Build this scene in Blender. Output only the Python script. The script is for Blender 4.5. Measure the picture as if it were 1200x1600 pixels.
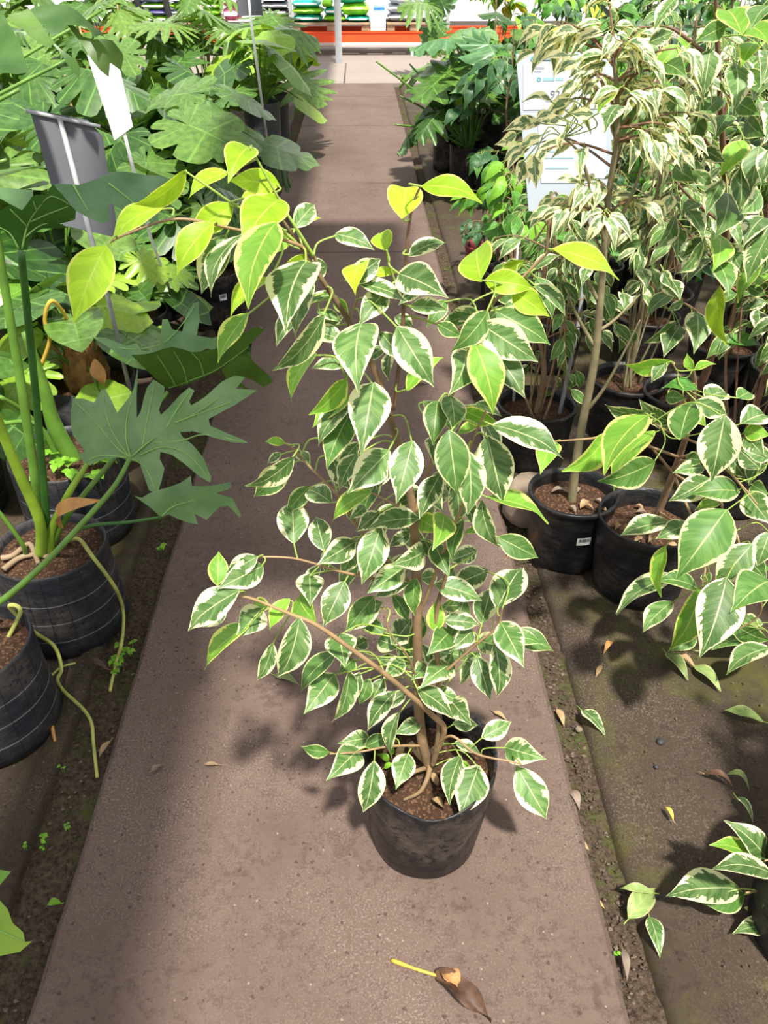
import bpy, bmesh, math, random
from mathutils import Vector, Matrix, noise

for o in list(bpy.data.objects): bpy.data.objects.remove(o, do_unlink=True)
SC = bpy.context.scene
COL = SC.collection
random.seed(11)
V = Vector
PI = math.pi

# ------------------------------------------------------------------ camera, world, sun, exposure
FPX, CH = 1250.0, 1.55
PITCH = math.atan(893 / FPX)
YAW = math.atan(42 / math.hypot(FPX, 893))
FH = V((math.sin(YAW), math.cos(YAW), 0)); RT = V((math.cos(YAW), -math.sin(YAW), 0)); ZZ = V((0, 0, 1))
FW = FH * math.cos(PITCH) - ZZ * math.sin(PITCH)
UP = FH * math.sin(PITCH) + ZZ * math.cos(PITCH)
CAMP = V((0, 0, CH))
cd = bpy.data.cameras.new('camera'); cam = bpy.data.objects.new('camera', cd); COL.objects.link(cam)
cd.sensor_fit = 'VERTICAL'; cd.sensor_height = 24; cd.sensor_width = 18; cd.lens = 24 * FPX / 1600
cd.clip_start = 0.02; cd.clip_end = 200
M = Matrix((RT, UP, -FW)).transposed().to_4x4(); M.translation = CAMP
cam.matrix_world = M
SC.camera = cam

w = bpy.data.worlds.new('world'); SC.world = w; w.use_nodes = True
bg = w.node_tree.nodes['Background']
bg.inputs[0].default_value = (0.99, 0.99, 1.0, 1); bg.inputs[1].default_value = 1.15
sl = bpy.data.lights.new('sun', 'SUN'); sl.energy = 8.0; sl.angle = math.radians(3.2); sl.color = (1, 0.95, 0.85)
sun = bpy.data.objects.new('sun', sl); COL.objects.link(sun)
SUND = V((-0.10, 0.48, -1.0)).normalized()          # the way the sunlight travels
sun.rotation_euler = SUND.to_track_quat('-Z', 'Y').to_euler()
vs = SC.view_settings
vs.view_transform = 'Standard'; vs.look = 'None'; vs.gamma = 1; vs.use_curve_mapping = False; vs.exposure = 0.2

# ------------------------------------------------------------------ geometry of the view (pixel -> place)
def ray(px, py): return FW + RT * ((px - 600) / FPX) + UP * ((800 - py) / FPX)
def at(px, py, Y):                       # the point seen at a pixel that lies at distance Y along the path
    r = ray(px, py); return CAMP + r * (Y / r.y)
def G(px, py, z=0.0):                    # the point seen at a pixel at height z
    r = ray(px, py); return CAMP + r * ((z - CH) / r.z)
def dep(p): return (p - CAMP).dot(FW)
def atd(px, py, d): return CAMP + ray(px, py) * d

# ------------------------------------------------------------------ materials
MATS = {}
def nmat(name):
    m = bpy.data.materials.new(name); m.use_nodes = True; MATS[name] = m
    nt = m.node_tree
    return m, nt, nt.nodes['Principled BSDF'], nt.nodes, nt.links
def ramp(nodes, pts, interp='LINEAR'):
    r = nodes.new('ShaderNodeValToRGB'); r.color_ramp.interpolation = interp
    e = r.color_ramp.elements
    e[0].position, e[0].color = pts[0][0], (*pts[0][1], 1)
    e[1].position, e[1].color = pts[-1][0], (*pts[-1][1], 1)
    for p, c in pts[1:-1]:
        n = e.new(p); n.color = (*c, 1)
    return r
def mth(nodes, links, op, a, b=None, clamp=False):
    n = nodes.new('ShaderNodeMath'); n.operation = op; n.use_clamp = clamp
    for i, v in enumerate((a, b)):
        if v is None: continue
        if isinstance(v, (int, float)): n.inputs[i].default_value = v
        else: links.new(v, n.inputs[i])
    return n.outputs[0]
def mixc(nodes, links, f, a, b):
    n = nodes.new('ShaderNodeMix'); n.data_type = 'RGBA'
    for s, v in ((n.inputs[0], f), (n.inputs[6], a), (n.inputs[7], b)):
        if isinstance(v, (int, float)): s.default_value = v
        elif isinstance(v, tuple): s.default_value = (*v, 1)
        else: links.new(v, s)
    return n.outputs[2]
def nz(nodes, links, vec, scale, detail=3, rough=0.55):
    n = nodes.new('ShaderNodeTexNoise'); n.inputs['Scale'].default_value = scale
    n.inputs['Detail'].default_value = detail; n.inputs['Roughness'].default_value = rough
    if vec is not None: links.new(vec, n.inputs['Vector'])
    return n.outputs['Fac']
def plain(name, col, rough=0.6, spec=0.4, var=0.25, scale=12, metallic=0, bump=0.0):
    m, nt, b, N, L = nmat(name)
    tc = N.new('ShaderNodeTexCoord')
    f = nz(N, L, tc.outputs['Object'], scale, 5)
    lo = tuple(c * (1 - var) for c in col); hi = tuple(min(1, c * (1 + var)) for c in col)
    r = ramp(N, [(0.3, lo), (0.7, hi)]); L.new(f, r.inputs[0]); L.new(r.outputs[0], b.inputs['Base Color'])
    b.inputs['Roughness'].default_value = rough; b.inputs['Specular IOR Level'].default_value = spec; b.inputs['Metallic'].default_value = metallic
    if bump:
        bp = N.new('ShaderNodeBump'); bp.inputs['Strength'].default_value = bump; bp.inputs['Distance'].default_value = 0.01
        L.new(f, bp.inputs['Height']); L.new(bp.outputs[0], b.inputs['Normal'])
    return m
def leafy(N, L, b, nt, col, transl=0.3, rough=0.45, tint=(1.0, 1.0, 0.55), spec=0.35):
    """leaf blade: gloss on top, light passing through"""
    L.new(col, b.inputs['Base Color']); b.inputs['Roughness'].default_value = rough; b.inputs['Specular IOR Level'].default_value = spec
    tr = N.new('ShaderNodeBsdfTranslucent')
    mu = N.new('ShaderNodeMix'); mu.data_type = 'RGBA'; mu.blend_type = 'MULTIPLY'; mu.inputs[0].default_value = 1
    L.new(col, mu.inputs[6]); mu.inputs[7].default_value = (*tint, 1)
    L.new(mu.outputs[2], tr.inputs[0])
    ms = N.new('ShaderNodeMixShader'); ms.inputs[0].default_value = transl
    L.new(b.outputs[0], ms.inputs[1]); L.new(tr.outputs[0], ms.inputs[2])
    L.new(ms.outputs[0], N['Material Output'].inputs[0])
def variegated(name, dark, mid, cream, margin=0.33, amt=0.75, big=0.5, transl=0.28, rough=0.48):
    m, nt, b, N, L = nmat(name)
    uv = N.new('ShaderNodeUVMap'); uv.uv_map = 'UVMap'
    oi = N.new('ShaderNodeObjectInfo')
    sp = N.new('ShaderNodeSeparateXYZ'); L.new(uv.outputs[0], sp.inputs[0])
    u = mth(N, L, 'SUBTRACT', sp.outputs[0], 0.5); au = mth(N, L, 'MULTIPLY', mth(N, L, 'ABSOLUTE', u), 2.0)
    edge = mth(N, L, 'SUBTRACT', 1.0, au)
    rnd = mth(N, L, 'MULTIPLY', oi.outputs['Random'], 57.0)
    # jagged tongues that follow the side veins
    cv = N.new('ShaderNodeCombineXYZ')
    L.new(mth(N, L, 'ADD', mth(N, L, 'MULTIPLY', u, 1.6), rnd), cv.inputs[0])
    L.new(mth(N, L, 'SUBTRACT', mth(N, L, 'MULTIPLY', sp.outputs[1], 11.0), mth(N, L, 'MULTIPLY', au, 2.6)), cv.inputs[1])
    L.new(rnd, cv.inputs[2])
    n1 = nz(N, L, cv.outputs[0], 1.5, 3, 0.6)
    cv2 = N.new('ShaderNodeCombineXYZ')
    L.new(mth(N, L, 'ADD', mth(N, L, 'MULTIPLY', u, 1.4), rnd), cv2.inputs[0])
    L.new(mth(N, L, 'MULTIPLY', sp.outputs[1], 1.8), cv2.inputs[1]); L.new(mth(N, L, 'ADD', rnd, 5.3), cv2.inputs[2])
    n2 = nz(N, L, cv2.outputs[0], 1.6, 1)
    d = mth(N, L, 'ADD', edge, mth(N, L, 'MULTIPLY', mth(N, L, 'SUBTRACT', n1, 0.5), amt))
    d = mth(N, L, 'ADD', d, mth(N, L, 'MULTIPLY', mth(N, L, 'SUBTRACT', n2, 0.42), big * 2))
    d = mth(N, L, 'MAXIMUM', mth(N, L, 'MULTIPLY', mth(N, L, 'LESS_THAN', d, margin), 1.0), mth(N, L, 'LESS_THAN', edge, 0.09))
    # two greens
    n3 = nz(N, L, cv.outputs[0], 0.8, 3, 0.6)
    rg = ramp(N, [(0.42, dark), (0.60, mid)]); L.new(n3, rg.inputs[0])
    hs = N.new('ShaderNodeHueSaturation'); L.new(rg.outputs[0], hs.inputs['Color'])
    L.new(mth(N, L, 'ADD', mth(N, L, 'MULTIPLY', oi.outputs['Random'], 0.5), 0.75), hs.inputs['Value'])
    rib = mth(N, L, 'LESS_THAN', au, 0.035)
    cvv = N.new('ShaderNodeCombineXYZ')
    g2 = mixc(N, L, mth(N, L, 'MULTIPLY', rib, 0.55), hs.outputs[0], cream)
    wv = mth(N, L, 'FRACT', mth(N, L, 'SUBTRACT', mth(N, L, 'MULTIPLY', sp.outputs[1], 13.0), mth(N, L, 'MULTIPLY', au, 2.6)))
    vein = mth(N, L, 'LESS_THAN', wv, 0.13)
    g3 = mixc(N, L, mth(N, L, 'MULTIPLY', vein, 0.05), g2, cream)
    c = mixc(N, L, d, g3, cream)
    leafy(N, L, b, nt, c, transl, rough)
    return m
def greenleaf(name, dark, mid, vein, transl=0.25, rough=0.34, per=0.5, tint=(1, 1, 0.5), spec=0.45):
    """broad leaf, UV.x = from rib to margin, UV.y = place across a lobe"""
    m, nt, b, N, L = nmat(name)
    uv = N.new('ShaderNodeUVMap'); uv.uv_map = 'UVMap'; oi = N.new('ShaderNodeObjectInfo')
    sp = N.new('ShaderNodeSeparateXYZ'); L.new(uv.outputs[0], sp.inputs[0])
    tc = N.new('ShaderNodeTexCoord')
    n = nz(N, L, tc.outputs['Object'], 9, 4)
    rg = ramp(N, [(0.35, dark), (0.68, mid)]); L.new(n, rg.inputs[0])
    hs = N.new('ShaderNodeHueSaturation'); L.new(rg.outputs[0], hs.inputs['Color'])
    L.new(mth(N, L, 'ADD', mth(N, L, 'MULTIPLY', oi.outputs['Random'], per * 1.6), 1 - per * 0.8), hs.inputs['Value'])
    L.new(mth(N, L, 'ADD', mth(N, L, 'MULTIPLY', oi.outputs['Random'], -0.045), 0.502), hs.inputs['Hue'])
    v1 = mth(N, L, 'LESS_THAN', mth(N, L, 'ABSOLUTE', mth(N, L, 'SUBTRACT', sp.outputs[1], 0.5)), 0.035)
    v2 = mth(N, L, 'LESS_THAN', sp.outputs[0], 0.03)
    vv = mth(N, L, 'MULTIPLY', mth(N, L, 'MAXIMUM', v1, v2), 0.6)
    c = mixc(N, L, vv, hs.outputs[0], vein)
    leafy(N, L, b, nt, c, transl, rough, tint, spec)
    return m

variegated('var', (0.062, 0.145, 0.032), (0.145, 0.245, 0.078), (0.74, 0.74, 0.42), margin=.36, amt=1.1, big=.75)
variegated('var_green', (0.055, 0.14, 0.025), (0.10, 0.205, 0.045), (0.60, 0.66, 0.28), margin=0.16, amt=0.5, big=0.3)
variegated('var_lime', (0.16, 0.37, 0.035), (0.22, 0.44, 0.05), (0.66, 0.72, 0.17), margin=0.24, amt=0.6, big=0.4, transl=0.35)
variegated('young', (0.30, 0.50, 0.02), (0.38, 0.60, 0.03), (0.68, 0.76, 0.16), margin=0.10, amt=0.35, big=0.25, transl=0.4)
variegated('pale', (0.10, 0.19, 0.075), (0.19, 0.29, 0.14), (0.88, 0.84, 0.46), margin=0.70, amt=1.2, big=1.0, transl=.35)
variegated('var_small', (0.05, 0.11, 0.05), (0.10, 0.18, 0.09), (0.55, 0.58, 0.40), margin=0.36, amt=0.8, big=0.5)
variegated('fallen_pale', (0.14, 0.21, 0.06), (0.20, 0.26, 0.08), (0.32, 0.33, 0.15), margin=0.18, amt=0.5, big=0.3, transl=0.1, rough=0.55)
variegated('fig_green', (0.05, 0.17, 0.02), (0.10, 0.28, 0.04), (0.17, 0.36, 0.07), margin=0.02, amt=0.2, big=0.1, transl=0.32)
variegated('fig_dark', (0.02, 0.07, 0.025), (0.045, 0.12, 0.04), (0.09, 0.19, 0.06), margin=0.02, amt=0.2, big=0.1, transl=0.2)
variegated('fig_lime', (0.16, 0.40, 0.02), (0.22, 0.48, 0.04), (0.30, 0.5, 0.08), margin=0.02, amt=0.2, big=0.1, transl=0.4)
variegated('croton', (0.55, 0.45, 0.02), (0.68, 0.58, 0.04), (0.16, 0.26, 0.03), margin=0.12, amt=0.6, big=0.6, transl=0.25)
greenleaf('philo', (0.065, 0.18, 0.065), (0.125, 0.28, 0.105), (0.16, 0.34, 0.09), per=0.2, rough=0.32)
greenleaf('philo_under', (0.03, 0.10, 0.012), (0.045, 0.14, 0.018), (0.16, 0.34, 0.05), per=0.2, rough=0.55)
greenleaf('monstera', (0.03, 0.105, 0.018), (0.07, 0.185, 0.032), (0.16, 0.33, 0.06), per=0.6, rough=.36, spec=.38)
greenleaf('selloum', (0.035, 0.115, 0.018), (0.085, 0.21, 0.035), (0.18, 0.36, 0.07), per=0.6, rough=.36, spec=.38)
greenleaf('heart', (0.04, 0.13, 0.018), (0.09, 0.215, 0.04), (0.16, 0.33, 0.07), per=0.6, transl=0.3, rough=.36, spec=.38)
greenleaf('lime_philo', (0.13, 0.33, 0.03), (0.2, 0.42, 0.04), (0.32, 0.5, 0.1), per=0.3, transl=0.35)
greenleaf('clover', (0.10, 0.32, 0.02), (0.18, 0.45, 0.04), (0.22, 0.5, 0.06), per=0.3)
plain('vein', (0.19, 0.36, 0.085), 0.5)
plain('stalk', (0.10, 0.21, 0.028), 0.4, var=0.3)
plain('stalk_dark', (0.035, 0.12, 0.02), 0.4, var=0.25)
plain('stalk_lime', (0.22, 0.36, 0.03), 0.4, var=0.3)
plain('stalk_ochre', (0.45, 0.30, 0.04), 0.5)
plain('air_root', (0.34, 0.36, 0.09), 0.55, var=0.35, scale=20)
plain('woody_root', (0.21, 0.15, 0.09), 0.7)
plain('petiole', (0.24, 0.34, 0.06), 0.45)
plain('twig', (0.26, 0.17, 0.085), 0.65, var=0.3, scale=30)
plain('bark', (0.185, 0.12, 0.062), 0.75, var=0.35, scale=25, bump=0.4)
plain('bark_red', (0.17, 0.09, 0.055), 0.75, var=0.35, scale=25, bump=0.4)
plain('bark_pale', (0.165, 0.14, 0.075), 0.7, var=0.3, scale=22, bump=0.3)
plain('husk', (0.33, 0.16, 0.06), 0.8, var=0.5, scale=30, bump=0.6)
plain('dry_leaf', (0.27, 0.175, 0.09), 0.75, var=0.35, scale=40)
plain('dry_leaf_grey', (0.18, 0.135, 0.105), 0.8, var=0.35, scale=40)
plain('dry_leaf_rust', (0.075, 0.038, 0.022), 0.6, var=0.6, scale=30)
plain('dry_leaf_yellow', (0.50, 0.34, 0.05), 0.6, var=0.35, scale=25)
plain('dry_orange', (0.42, 0.21, 0.065), 0.6, var=0.3, scale=20)
plain('grey_sign', (0.068, 0.073, 0.084), 0.45, var=0.08, scale=5)
plain('white_sign', (0.92, 0.92, 0.93), 0.5, var=0.02)
plain('sheet_sign', (0.33, 0.37, 0.43), 0.4, var=0.04, scale=4)
plain('paper', (0.38, 0.41, 0.46), 0.6, var=0.03)
plain('teal_ink', (0.06, 0.27, 0.32), 0.6, var=0.05)
plain('teal_ink_pale', (0.20, 0.34, 0.39), 0.6, var=0.05)
plain('grey_ink', (0.11, 0.12, 0.16), 0.6, var=0.05)
plain('grey_ink_pale', (0.24, 0.26, 0.3), 0.6, var=0.05)
plain('pole', (0.30, 0.31, 0.32), 0.4, spec=0.5, var=0.15, scale=40)
plain('pole_white', (0.80, 0.80, 0.80), 0.4, var=0.05)
plain('steel', (0.40, 0.42, 0.44), 0.45, metallic=0.3, var=0.1)
plain('orange_steel', (0.80, 0.085, 0.02), 0.45, var=0.08)
plain('wood', (0.33, 0.21, 0.13), 0.8, var=0.3, scale=8)
plain('bamboo', (0.38, 0.24, 0.12), 0.6, var=0.2)
plain('bag_lime', (0.25, 0.66, 0.02), 0.35, var=0.3, scale=6)
plain('bag_teal', (0.01, 0.36, 0.27), 0.35, var=0.3, scale=6)
plain('bag_purple', (0.17, 0.13, 0.55), 0.35, var=0.4, scale=6)
plain('bag_grey', (0.45, 0.47, 0.53), 0.45, var=0.15, scale=6)
plain('bag_pink', (0.72, 0.18, 0.34), 0.4, var=0.5, scale=14)
plain('bag_black', (0.03, 0.03, 0.035), 0.4, var=0.4, scale=6)
plain('print_white', (0.85, 0.86, 0.85), 0.5, var=0.1)
plain('blue_plastic', (0.05, 0.18, 0.55), 0.4)
plain('black_strap', (0.02, 0.02, 0.022), 0.5)
plain('yellow_plastic', (0.75, 0.45, 0.03), 0.4)
plain('red_pot', (0.16, 0.025, 0.03), 0.5, var=0.2)
plain('stone', (0.20, 0.155, 0.115), 0.85, var=0.3, scale=12, bump=0.5)
plain('label_white', (0.75, 0.75, 0.76), 0.5, var=0.03)
plain('ink', (0.03, 0.03, 0.035), 0.6, var=0.05)
plain('white_wall', (0.86, 0.87, 0.88), 0.7, var=0.03, scale=1)

def potmat(name, base, dust, amount, grid=False, rough=0.42):
    m, nt, b, N, L = nmat(name)
    tc = N.new('ShaderNodeTexCoord'); oi = N.new('ShaderNodeObjectInfo')
    add = N.new('ShaderNodeVectorMath'); add.operation = 'ADD'
    L.new(tc.outputs['Object'], add.inputs[0]); 
    cb = N.new('ShaderNodeCombineXYZ'); L.new(mth(N, L, 'MULTIPLY', oi.outputs['Random'], 31.0), cb.inputs[0]); L.new(cb.outputs[0], add.inputs[1])
    n1 = nz(N, L, add.outputs[0], 9, 6, 0.65); n2 = nz(N, L, add.outputs[0], 55, 4, 0.7)
    f = mth(N, L, 'MULTIPLY', mth(N, L, 'SUBTRACT', mth(N, L, 'MULTIPLY', n1, 1.0), 0.46), 3.0, True)
    f = mth(N, L, 'MULTIPLY', mth(N, L, 'MULTIPLY', f, mth(N, L, 'GREATER_THAN', n2, 0.42)), amount, True)
    c = mixc(N, L, f, base, dust)
    if grid:
        sp = N.new('ShaderNodeSeparateXYZ'); L.new(tc.outputs['Object'], sp.inputs[0])
        fr = mth(N, L, 'FRACT', mth(N, L, 'MULTIPLY', sp.outputs[2], 17.0))
        ln = mth(N, L, 'LESS_THAN', fr, 0.06)
        ln = mth(N, L, 'MULTIPLY', ln, mth(N, L, 'LESS_THAN', sp.outputs[2], 0.235))
        ln = mth(N, L, 'MULTIPLY', ln, 0.30)
        c = mixc(N, L, ln, c, (0.35, 0.37, 0.40))
        at2 = mth(N, L, 'ARCTAN2', sp.outputs[0], sp.outputs[1])
        fa = mth(N, L, 'LESS_THAN', mth(N, L, 'FRACT', mth(N, L, 'MULTIPLY', at2, 3.0)), 0.07)
        c = mixc(N, L, mth(N, L, 'MULTIPLY', fa, 0.6), c, (0.008, 0.008, 0.01))
    L.new(c, b.inputs['Base Color']); b.inputs['Roughness'].default_value = rough; b.inputs['Specular IOR Level'].default_value = 0.3
    wv = N.new('ShaderNodeTexNoise'); wv.inputs['Scale'].default_value = 14; wv.inputs['Detail'].default_value = 4
    mp = N.new('ShaderNodeMapping'); mp.inputs['Scale'].default_value = (1, 1, 2.6); L.new(add.outputs[0], mp.inputs[0]); L.new(mp.outputs[0], wv.inputs['Vector'])
    bp = N.new('ShaderNodeBump'); bp.inputs['Strength'].default_value = 0.5; bp.inputs['Distance'].default_value = 0.012
    L.new(wv.outputs['Fac'], bp.inputs['Height']); L.new(bp.outputs[0], b.inputs['Normal'])
    return m
potmat('pot', (0.008, 0.0085, 0.010), (0.13, 0.10, 0.08), 0.32)
potmat('bag', (0.008, 0.0085, 0.010), (0.19, 0.15, 0.12), 0.6, rough=0.36)
potmat('bag_grid', (0.016, 0.018, 0.023), (0.14, 0.11, 0.09), 0.45, grid=True, rough=0.5)
potmat('pot_grey', (0.05, 0.053, 0.062), (0.14, 0.12, 0.1), 0.3, rough=0.5)

def soilmat(name, a, bcol, chip, scale=60):
    m, nt, b, N, L = nmat(name)
    tc = N.new('ShaderNodeTexCoord')
    n1 = nz(N, L, tc.outputs['Object'], scale, 5, 0.7)
    vo = N.new('ShaderNodeTexVoronoi'); vo.inputs['Scale'].default_value = scale * 1.6; L.new(tc.outputs['Object'], vo.inputs['Vector'])
    r = ramp(N, [(0.3, a), (0.7, bcol)]); L.new(n1, r.inputs[0])
    sx = N.new('ShaderNodeSeparateColor'); L.new(vo.outputs['Color'], sx.inputs[0])
    c = mixc(N, L, mth(N, L, 'MULTIPLY', mth(N, L, 'GREATER_THAN', sx.outputs[0], 0.78), 0.7), r.outputs[0], chip)
    L.new(c, b.inputs['Base Color']); b.inputs['Roughness'].default_value = 0.95; b.inputs['Specular IOR Level'].default_value = 0.1
    bp = N.new('ShaderNodeBump'); bp.inputs['Strength'].default_value = 1.0; bp.inputs['Distance'].default_value = 0.012
    L.new(sx.outputs[1], bp.inputs['Height']); L.new(bp.outputs[0], b.inputs['Normal'])
soilmat('soil', (0.024, 0.014, 0.009), (0.07, 0.038, 0.024), (0.14, 0.076, 0.045), 130)
soilmat('crumb', (0.045, 0.032, 0.024), (0.11, 0.08, 0.06), (0.17, 0.13, 0.10), 30)

def concrete(name, a, bb, light, dark, moss=0.0, grain=1.0):
    m, nt, b, N, L = nmat(name)
    tc = N.new('ShaderNodeTexCoord'); P = tc.outputs['Object']
    n1 = nz(N, L, P, 1.1, 6, 0.6); n2 = nz(N, L, P, 38, 7, 0.82); n3 = nz(N, L, P, 210, 4, 0.75); n4 = nz(N, L, P, 7, 6, 0.72); n6 = nz(N, L, P, 2.3, 4, 0.6)
    r = ramp(N, [(0.32, a), (0.70, bb)])
    L.new(mth(N, L, 'ADD', mth(N, L, 'MULTIPLY', n1, 0.45), mth(N, L, 'MULTIPLY', n4, 0.55)), r.inputs[0])
    # dark pits and stains, denser in some places
    fd = mth(N, L, 'MULTIPLY', mth(N, L, 'SUBTRACT', mth(N, L, 'ADD', n2, mth(N, L, 'MULTIPLY', mth(N, L, 'SUBTRACT', n4, .5), .5)), 0.49), 9.0, True)
    c = mixc(N, L, mth(N, L, 'MULTIPLY', fd, 0.55 * grain), r.outputs[0], dark)
    # pale sandy grains gathered in worn patches
    wear = mth(N, L, 'MULTIPLY', mth(N, L, 'SUBTRACT', n6, 0.38), 4.0, True)
    fl = mth(N, L, 'MULTIPLY', mth(N, L, 'SUBTRACT', mth(N, L, 'ADD', mth(N, L, 'MULTIPLY', n3, .7), mth(N, L, 'MULTIPLY', n2, .3)), 0.505), 13.0, True)
    c = mixc(N, L, mth(N, L, 'MULTIPLY', mth(N, L, 'MULTIPLY', fl, wear), 0.6 * grain), c, light)
    vo = N.new('ShaderNodeTexVoronoi'); vo.inputs['Scale'].default_value = 70; L.new(P, vo.inputs['Vector'])
    sx = N.new('ShaderNodeSeparateColor'); L.new(vo.outputs['Color'], sx.inputs[0])
    pit = mth(N, L, 'MULTIPLY', mth(N, L, 'LESS_THAN', mth(N, L, 'ADD', vo.outputs['Distance'], mth(N, L, 'MULTIPLY', n3, .5)), 0.40), mth(N, L, 'GREATER_THAN', sx.outputs[0], 0.94))
    c = mixc(N, L, mth(N, L, 'MULTIPLY', pit, 0.7), c, light)
    pit2 = mth(N, L, 'MULTIPLY', mth(N, L, 'LESS_THAN', mth(N, L, 'ADD', vo.outputs['Distance'], mth(N, L, 'MULTIPLY', n3, .7)), 0.62), mth(N, L, 'LESS_THAN', sx.outputs[1], 0.10))
    c = mixc(N, L, mth(N, L, 'MULTIPLY', pit2, 0.7), c, dark)
    if moss:
        n5 = nz(N, L, P, 3.2, 6, 0.68)
        fm = mth(N, L, 'MULTIPLY', mth(N, L, 'SUBTRACT', n5, 0.50), 5.0, True)
        c = mixc(N, L, mth(N, L, 'MULTIPLY', fm, moss), c, (0.07, 0.07, 0.012))
    L.new(c, b.inputs['Base Color']); b.inputs['Roughness'].default_value = 0.85; b.inputs['Specular IOR Level'].default_value = 0.2
    bp = N.new('ShaderNodeBump'); bp.inputs['Strength'].default_value = 0.5; bp.inputs['Distance'].default_value = 0.004
    L.new(n2, bp.inputs['Height']); L.new(bp.outputs[0], b.inputs['Normal'])
concrete('path', (0.085, 0.056, 0.045), (0.15, 0.106, 0.088), (0.27, 0.215, 0.18), (0.042, 0.028, 0.023))
concrete('aisle', (0.21, 0.175, 0.155), (0.28, 0.24, 0.215), (0.34, 0.31, 0.28), (0.18, 0.15, 0.13))
concrete('sheet', (0.028, 0.02, 0.014), (0.068, 0.048, 0.034), (0.16, 0.13, 0.10), (0.018, 0.013, 0.010), moss=0.8)
concrete('ground', (0.03, 0.024, 0.018), (0.07, 0.052, 0.04), (0.12, 0.1, 0.08), (0.02, 0.015, 0.012))
def mossmat():
    m, nt, b, N, L = nmat('moss')
    tc = N.new('ShaderNodeTexCoord'); P = tc.outputs['Object']
    n1 = nz(N, L, P, 5, 6, 0.7); n2 = nz(N, L, P, 90, 4, 0.7); n3 = nz(N, L, P, 28, 4, 0.7)
    r = ramp(N, [(0.35, (0.03, 0.022, 0.016)), (0.65, (0.10, 0.072, 0.052))]); L.new(n2, r.inputs[0])
    f = mth(N, L, 'MULTIPLY', mth(N, L, 'SUBTRACT', mth(N, L, 'ADD', mth(N, L, 'MULTIPLY', n1, 0.7), mth(N, L, 'MULTIPLY', n3, 0.3)), 0.5), 7.0, True)
    c = mixc(N, L, mth(N, L, 'MULTIPLY', f, 0.85), r.outputs[0], (0.055, 0.085, 0.012))
    L.new(c, b.inputs['Base Color']); b.inputs['Roughness'].default_value = 1; b.inputs['Specular IOR Level'].default_value = 0.05
    bp = N.new('ShaderNodeBump'); bp.inputs['Strength'].default_value = 0.9; bp.inputs['Distance'].default_value = 0.01
    L.new(n2, bp.inputs['Height']); L.new(bp.outputs[0], b.inputs['Normal'])
mossmat()

# ------------------------------------------------------------------ mesh helpers
class MB:
    def __init__(s): s.v = []; s.f = []; s.uv = []; s.mi = []
    def add(s, vs, fs, uv=None, mi=0):
        k = len(s.v); s.v += [tuple(v) for v in vs]; s.f += [tuple(i + k for i in f) for f in fs]
        s.uv += uv if uv else [(0.3, 0.3)] * len(vs); s.mi += [mi] * len(fs)
    def box(s, c, d, rot=None, mi=0):
        c = V(c); hx, hy, hz = d[0] / 2, d[1] / 2, d[2] / 2
        vs = [V((x, y, z)) for z in (-hz, hz) for y in (-hy, hy) for x in (-hx, hx)]
        if rot is not None: vs = [rot @ v for v in vs]
        s.add([v + c for v in vs], [(0, 2, 3, 1), (4, 5, 7, 6), (0, 1, 5, 4), (2, 6, 7, 3), (0, 4, 6, 2), (1, 3, 7, 5)], None, mi)
    def tube(s, pts, rad, n=6, mi=0, caps=True):
        pts = [V(p) for p in pts]; m = len(pts)
        if not isinstance(rad, (list, tuple)): rad = [rad] * m
        vs = []; prev = None
        for i, p in enumerate(pts):
            t = (pts[min(i + 1, m - 1)] - pts[max(i - 1, 0)])
            t = t.normalized() if t.length > 1e-9 else ZZ
            a = prev if prev is not None else (V((1, 0, 0)) if abs(t.x) < 0.8 else V((0, 1, 0)))
            a = a - t * a.dot(t)
            a = a.normalized() if a.length > 1e-6 else t.orthogonal().normalized()
            prev = a; b = t.cross(a)
            for k in range(n):
                q = 2 * PI * k / n; vs.append(p + (a * math.cos(q) + b * math.sin(q)) * rad[i])
        fs = [(i * n + k, i * n + (k + 1) % n, (i + 1) * n + (k + 1) % n, (i + 1) * n + k) for i in range(m - 1) for k in range(n)]
        if caps: fs += [tuple(range(n - 1, -1, -1)), tuple((m - 1) * n + k for k in range(n))]
        s.add(vs, fs, None, mi)
    def lathe(s, prof, n=36, mi=0, warp=None):
        vs = []
        for i, (r, z) in enumerate(prof):
            for k in range(n):
                q = 2 * PI * k / n; v = V((r * math.cos(q), r * math.sin(q), z))
                vs.append(warp(v, q) if warp else v)
        fs = [(i * n + k, i * n + (k + 1) % n, (i + 1) * n + (k + 1) % n, (i + 1) * n + k) for i in range(len(prof) - 1) for k in range(n)]
        s.add(vs, fs, None, mi)
    def mesh(s, name, mats, smooth=True):
        me = bpy.data.meshes.new(name); me.from_pydata(s.v, [], s.f)
        ul = me.uv_layers.new(name='UVMap')
        li = [0] * len(me.loops); me.loops.foreach_get('vertex_index', li)
        buf = []
        for i in li: buf += s.uv[i]
        ul.data.foreach_set('uv', buf)
        for m in (mats if isinstance(mats, (list, tuple)) else [mats]): me.materials.append(MATS[m])
        me.polygons.foreach_set('material_index', s.mi)
        me.polygons.foreach_set('use_smooth', [smooth] * len(me.polygons)); me.update()
        return me
    def build(s, name, mats, parent=None, smooth=True, loc=None):
        return link(name, s.mesh(name, mats, smooth), parent, loc)
def link(name, me, parent=None, loc=None, mw=None):
    o = bpy.data.objects.new(name, me); COL.objects.link(o)
    if parent is not None: o.parent = parent
    if mw is not None: o.matrix_basis = mw
    elif loc is not None: o.location = loc
    return o
def tag(o, label=None, cat=None, group=None, kind=None):
    if label: o['label'] = label
    if cat: o['category'] = cat
    if group: o['group'] = group
    if kind: o['kind'] = kind
    return o
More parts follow.
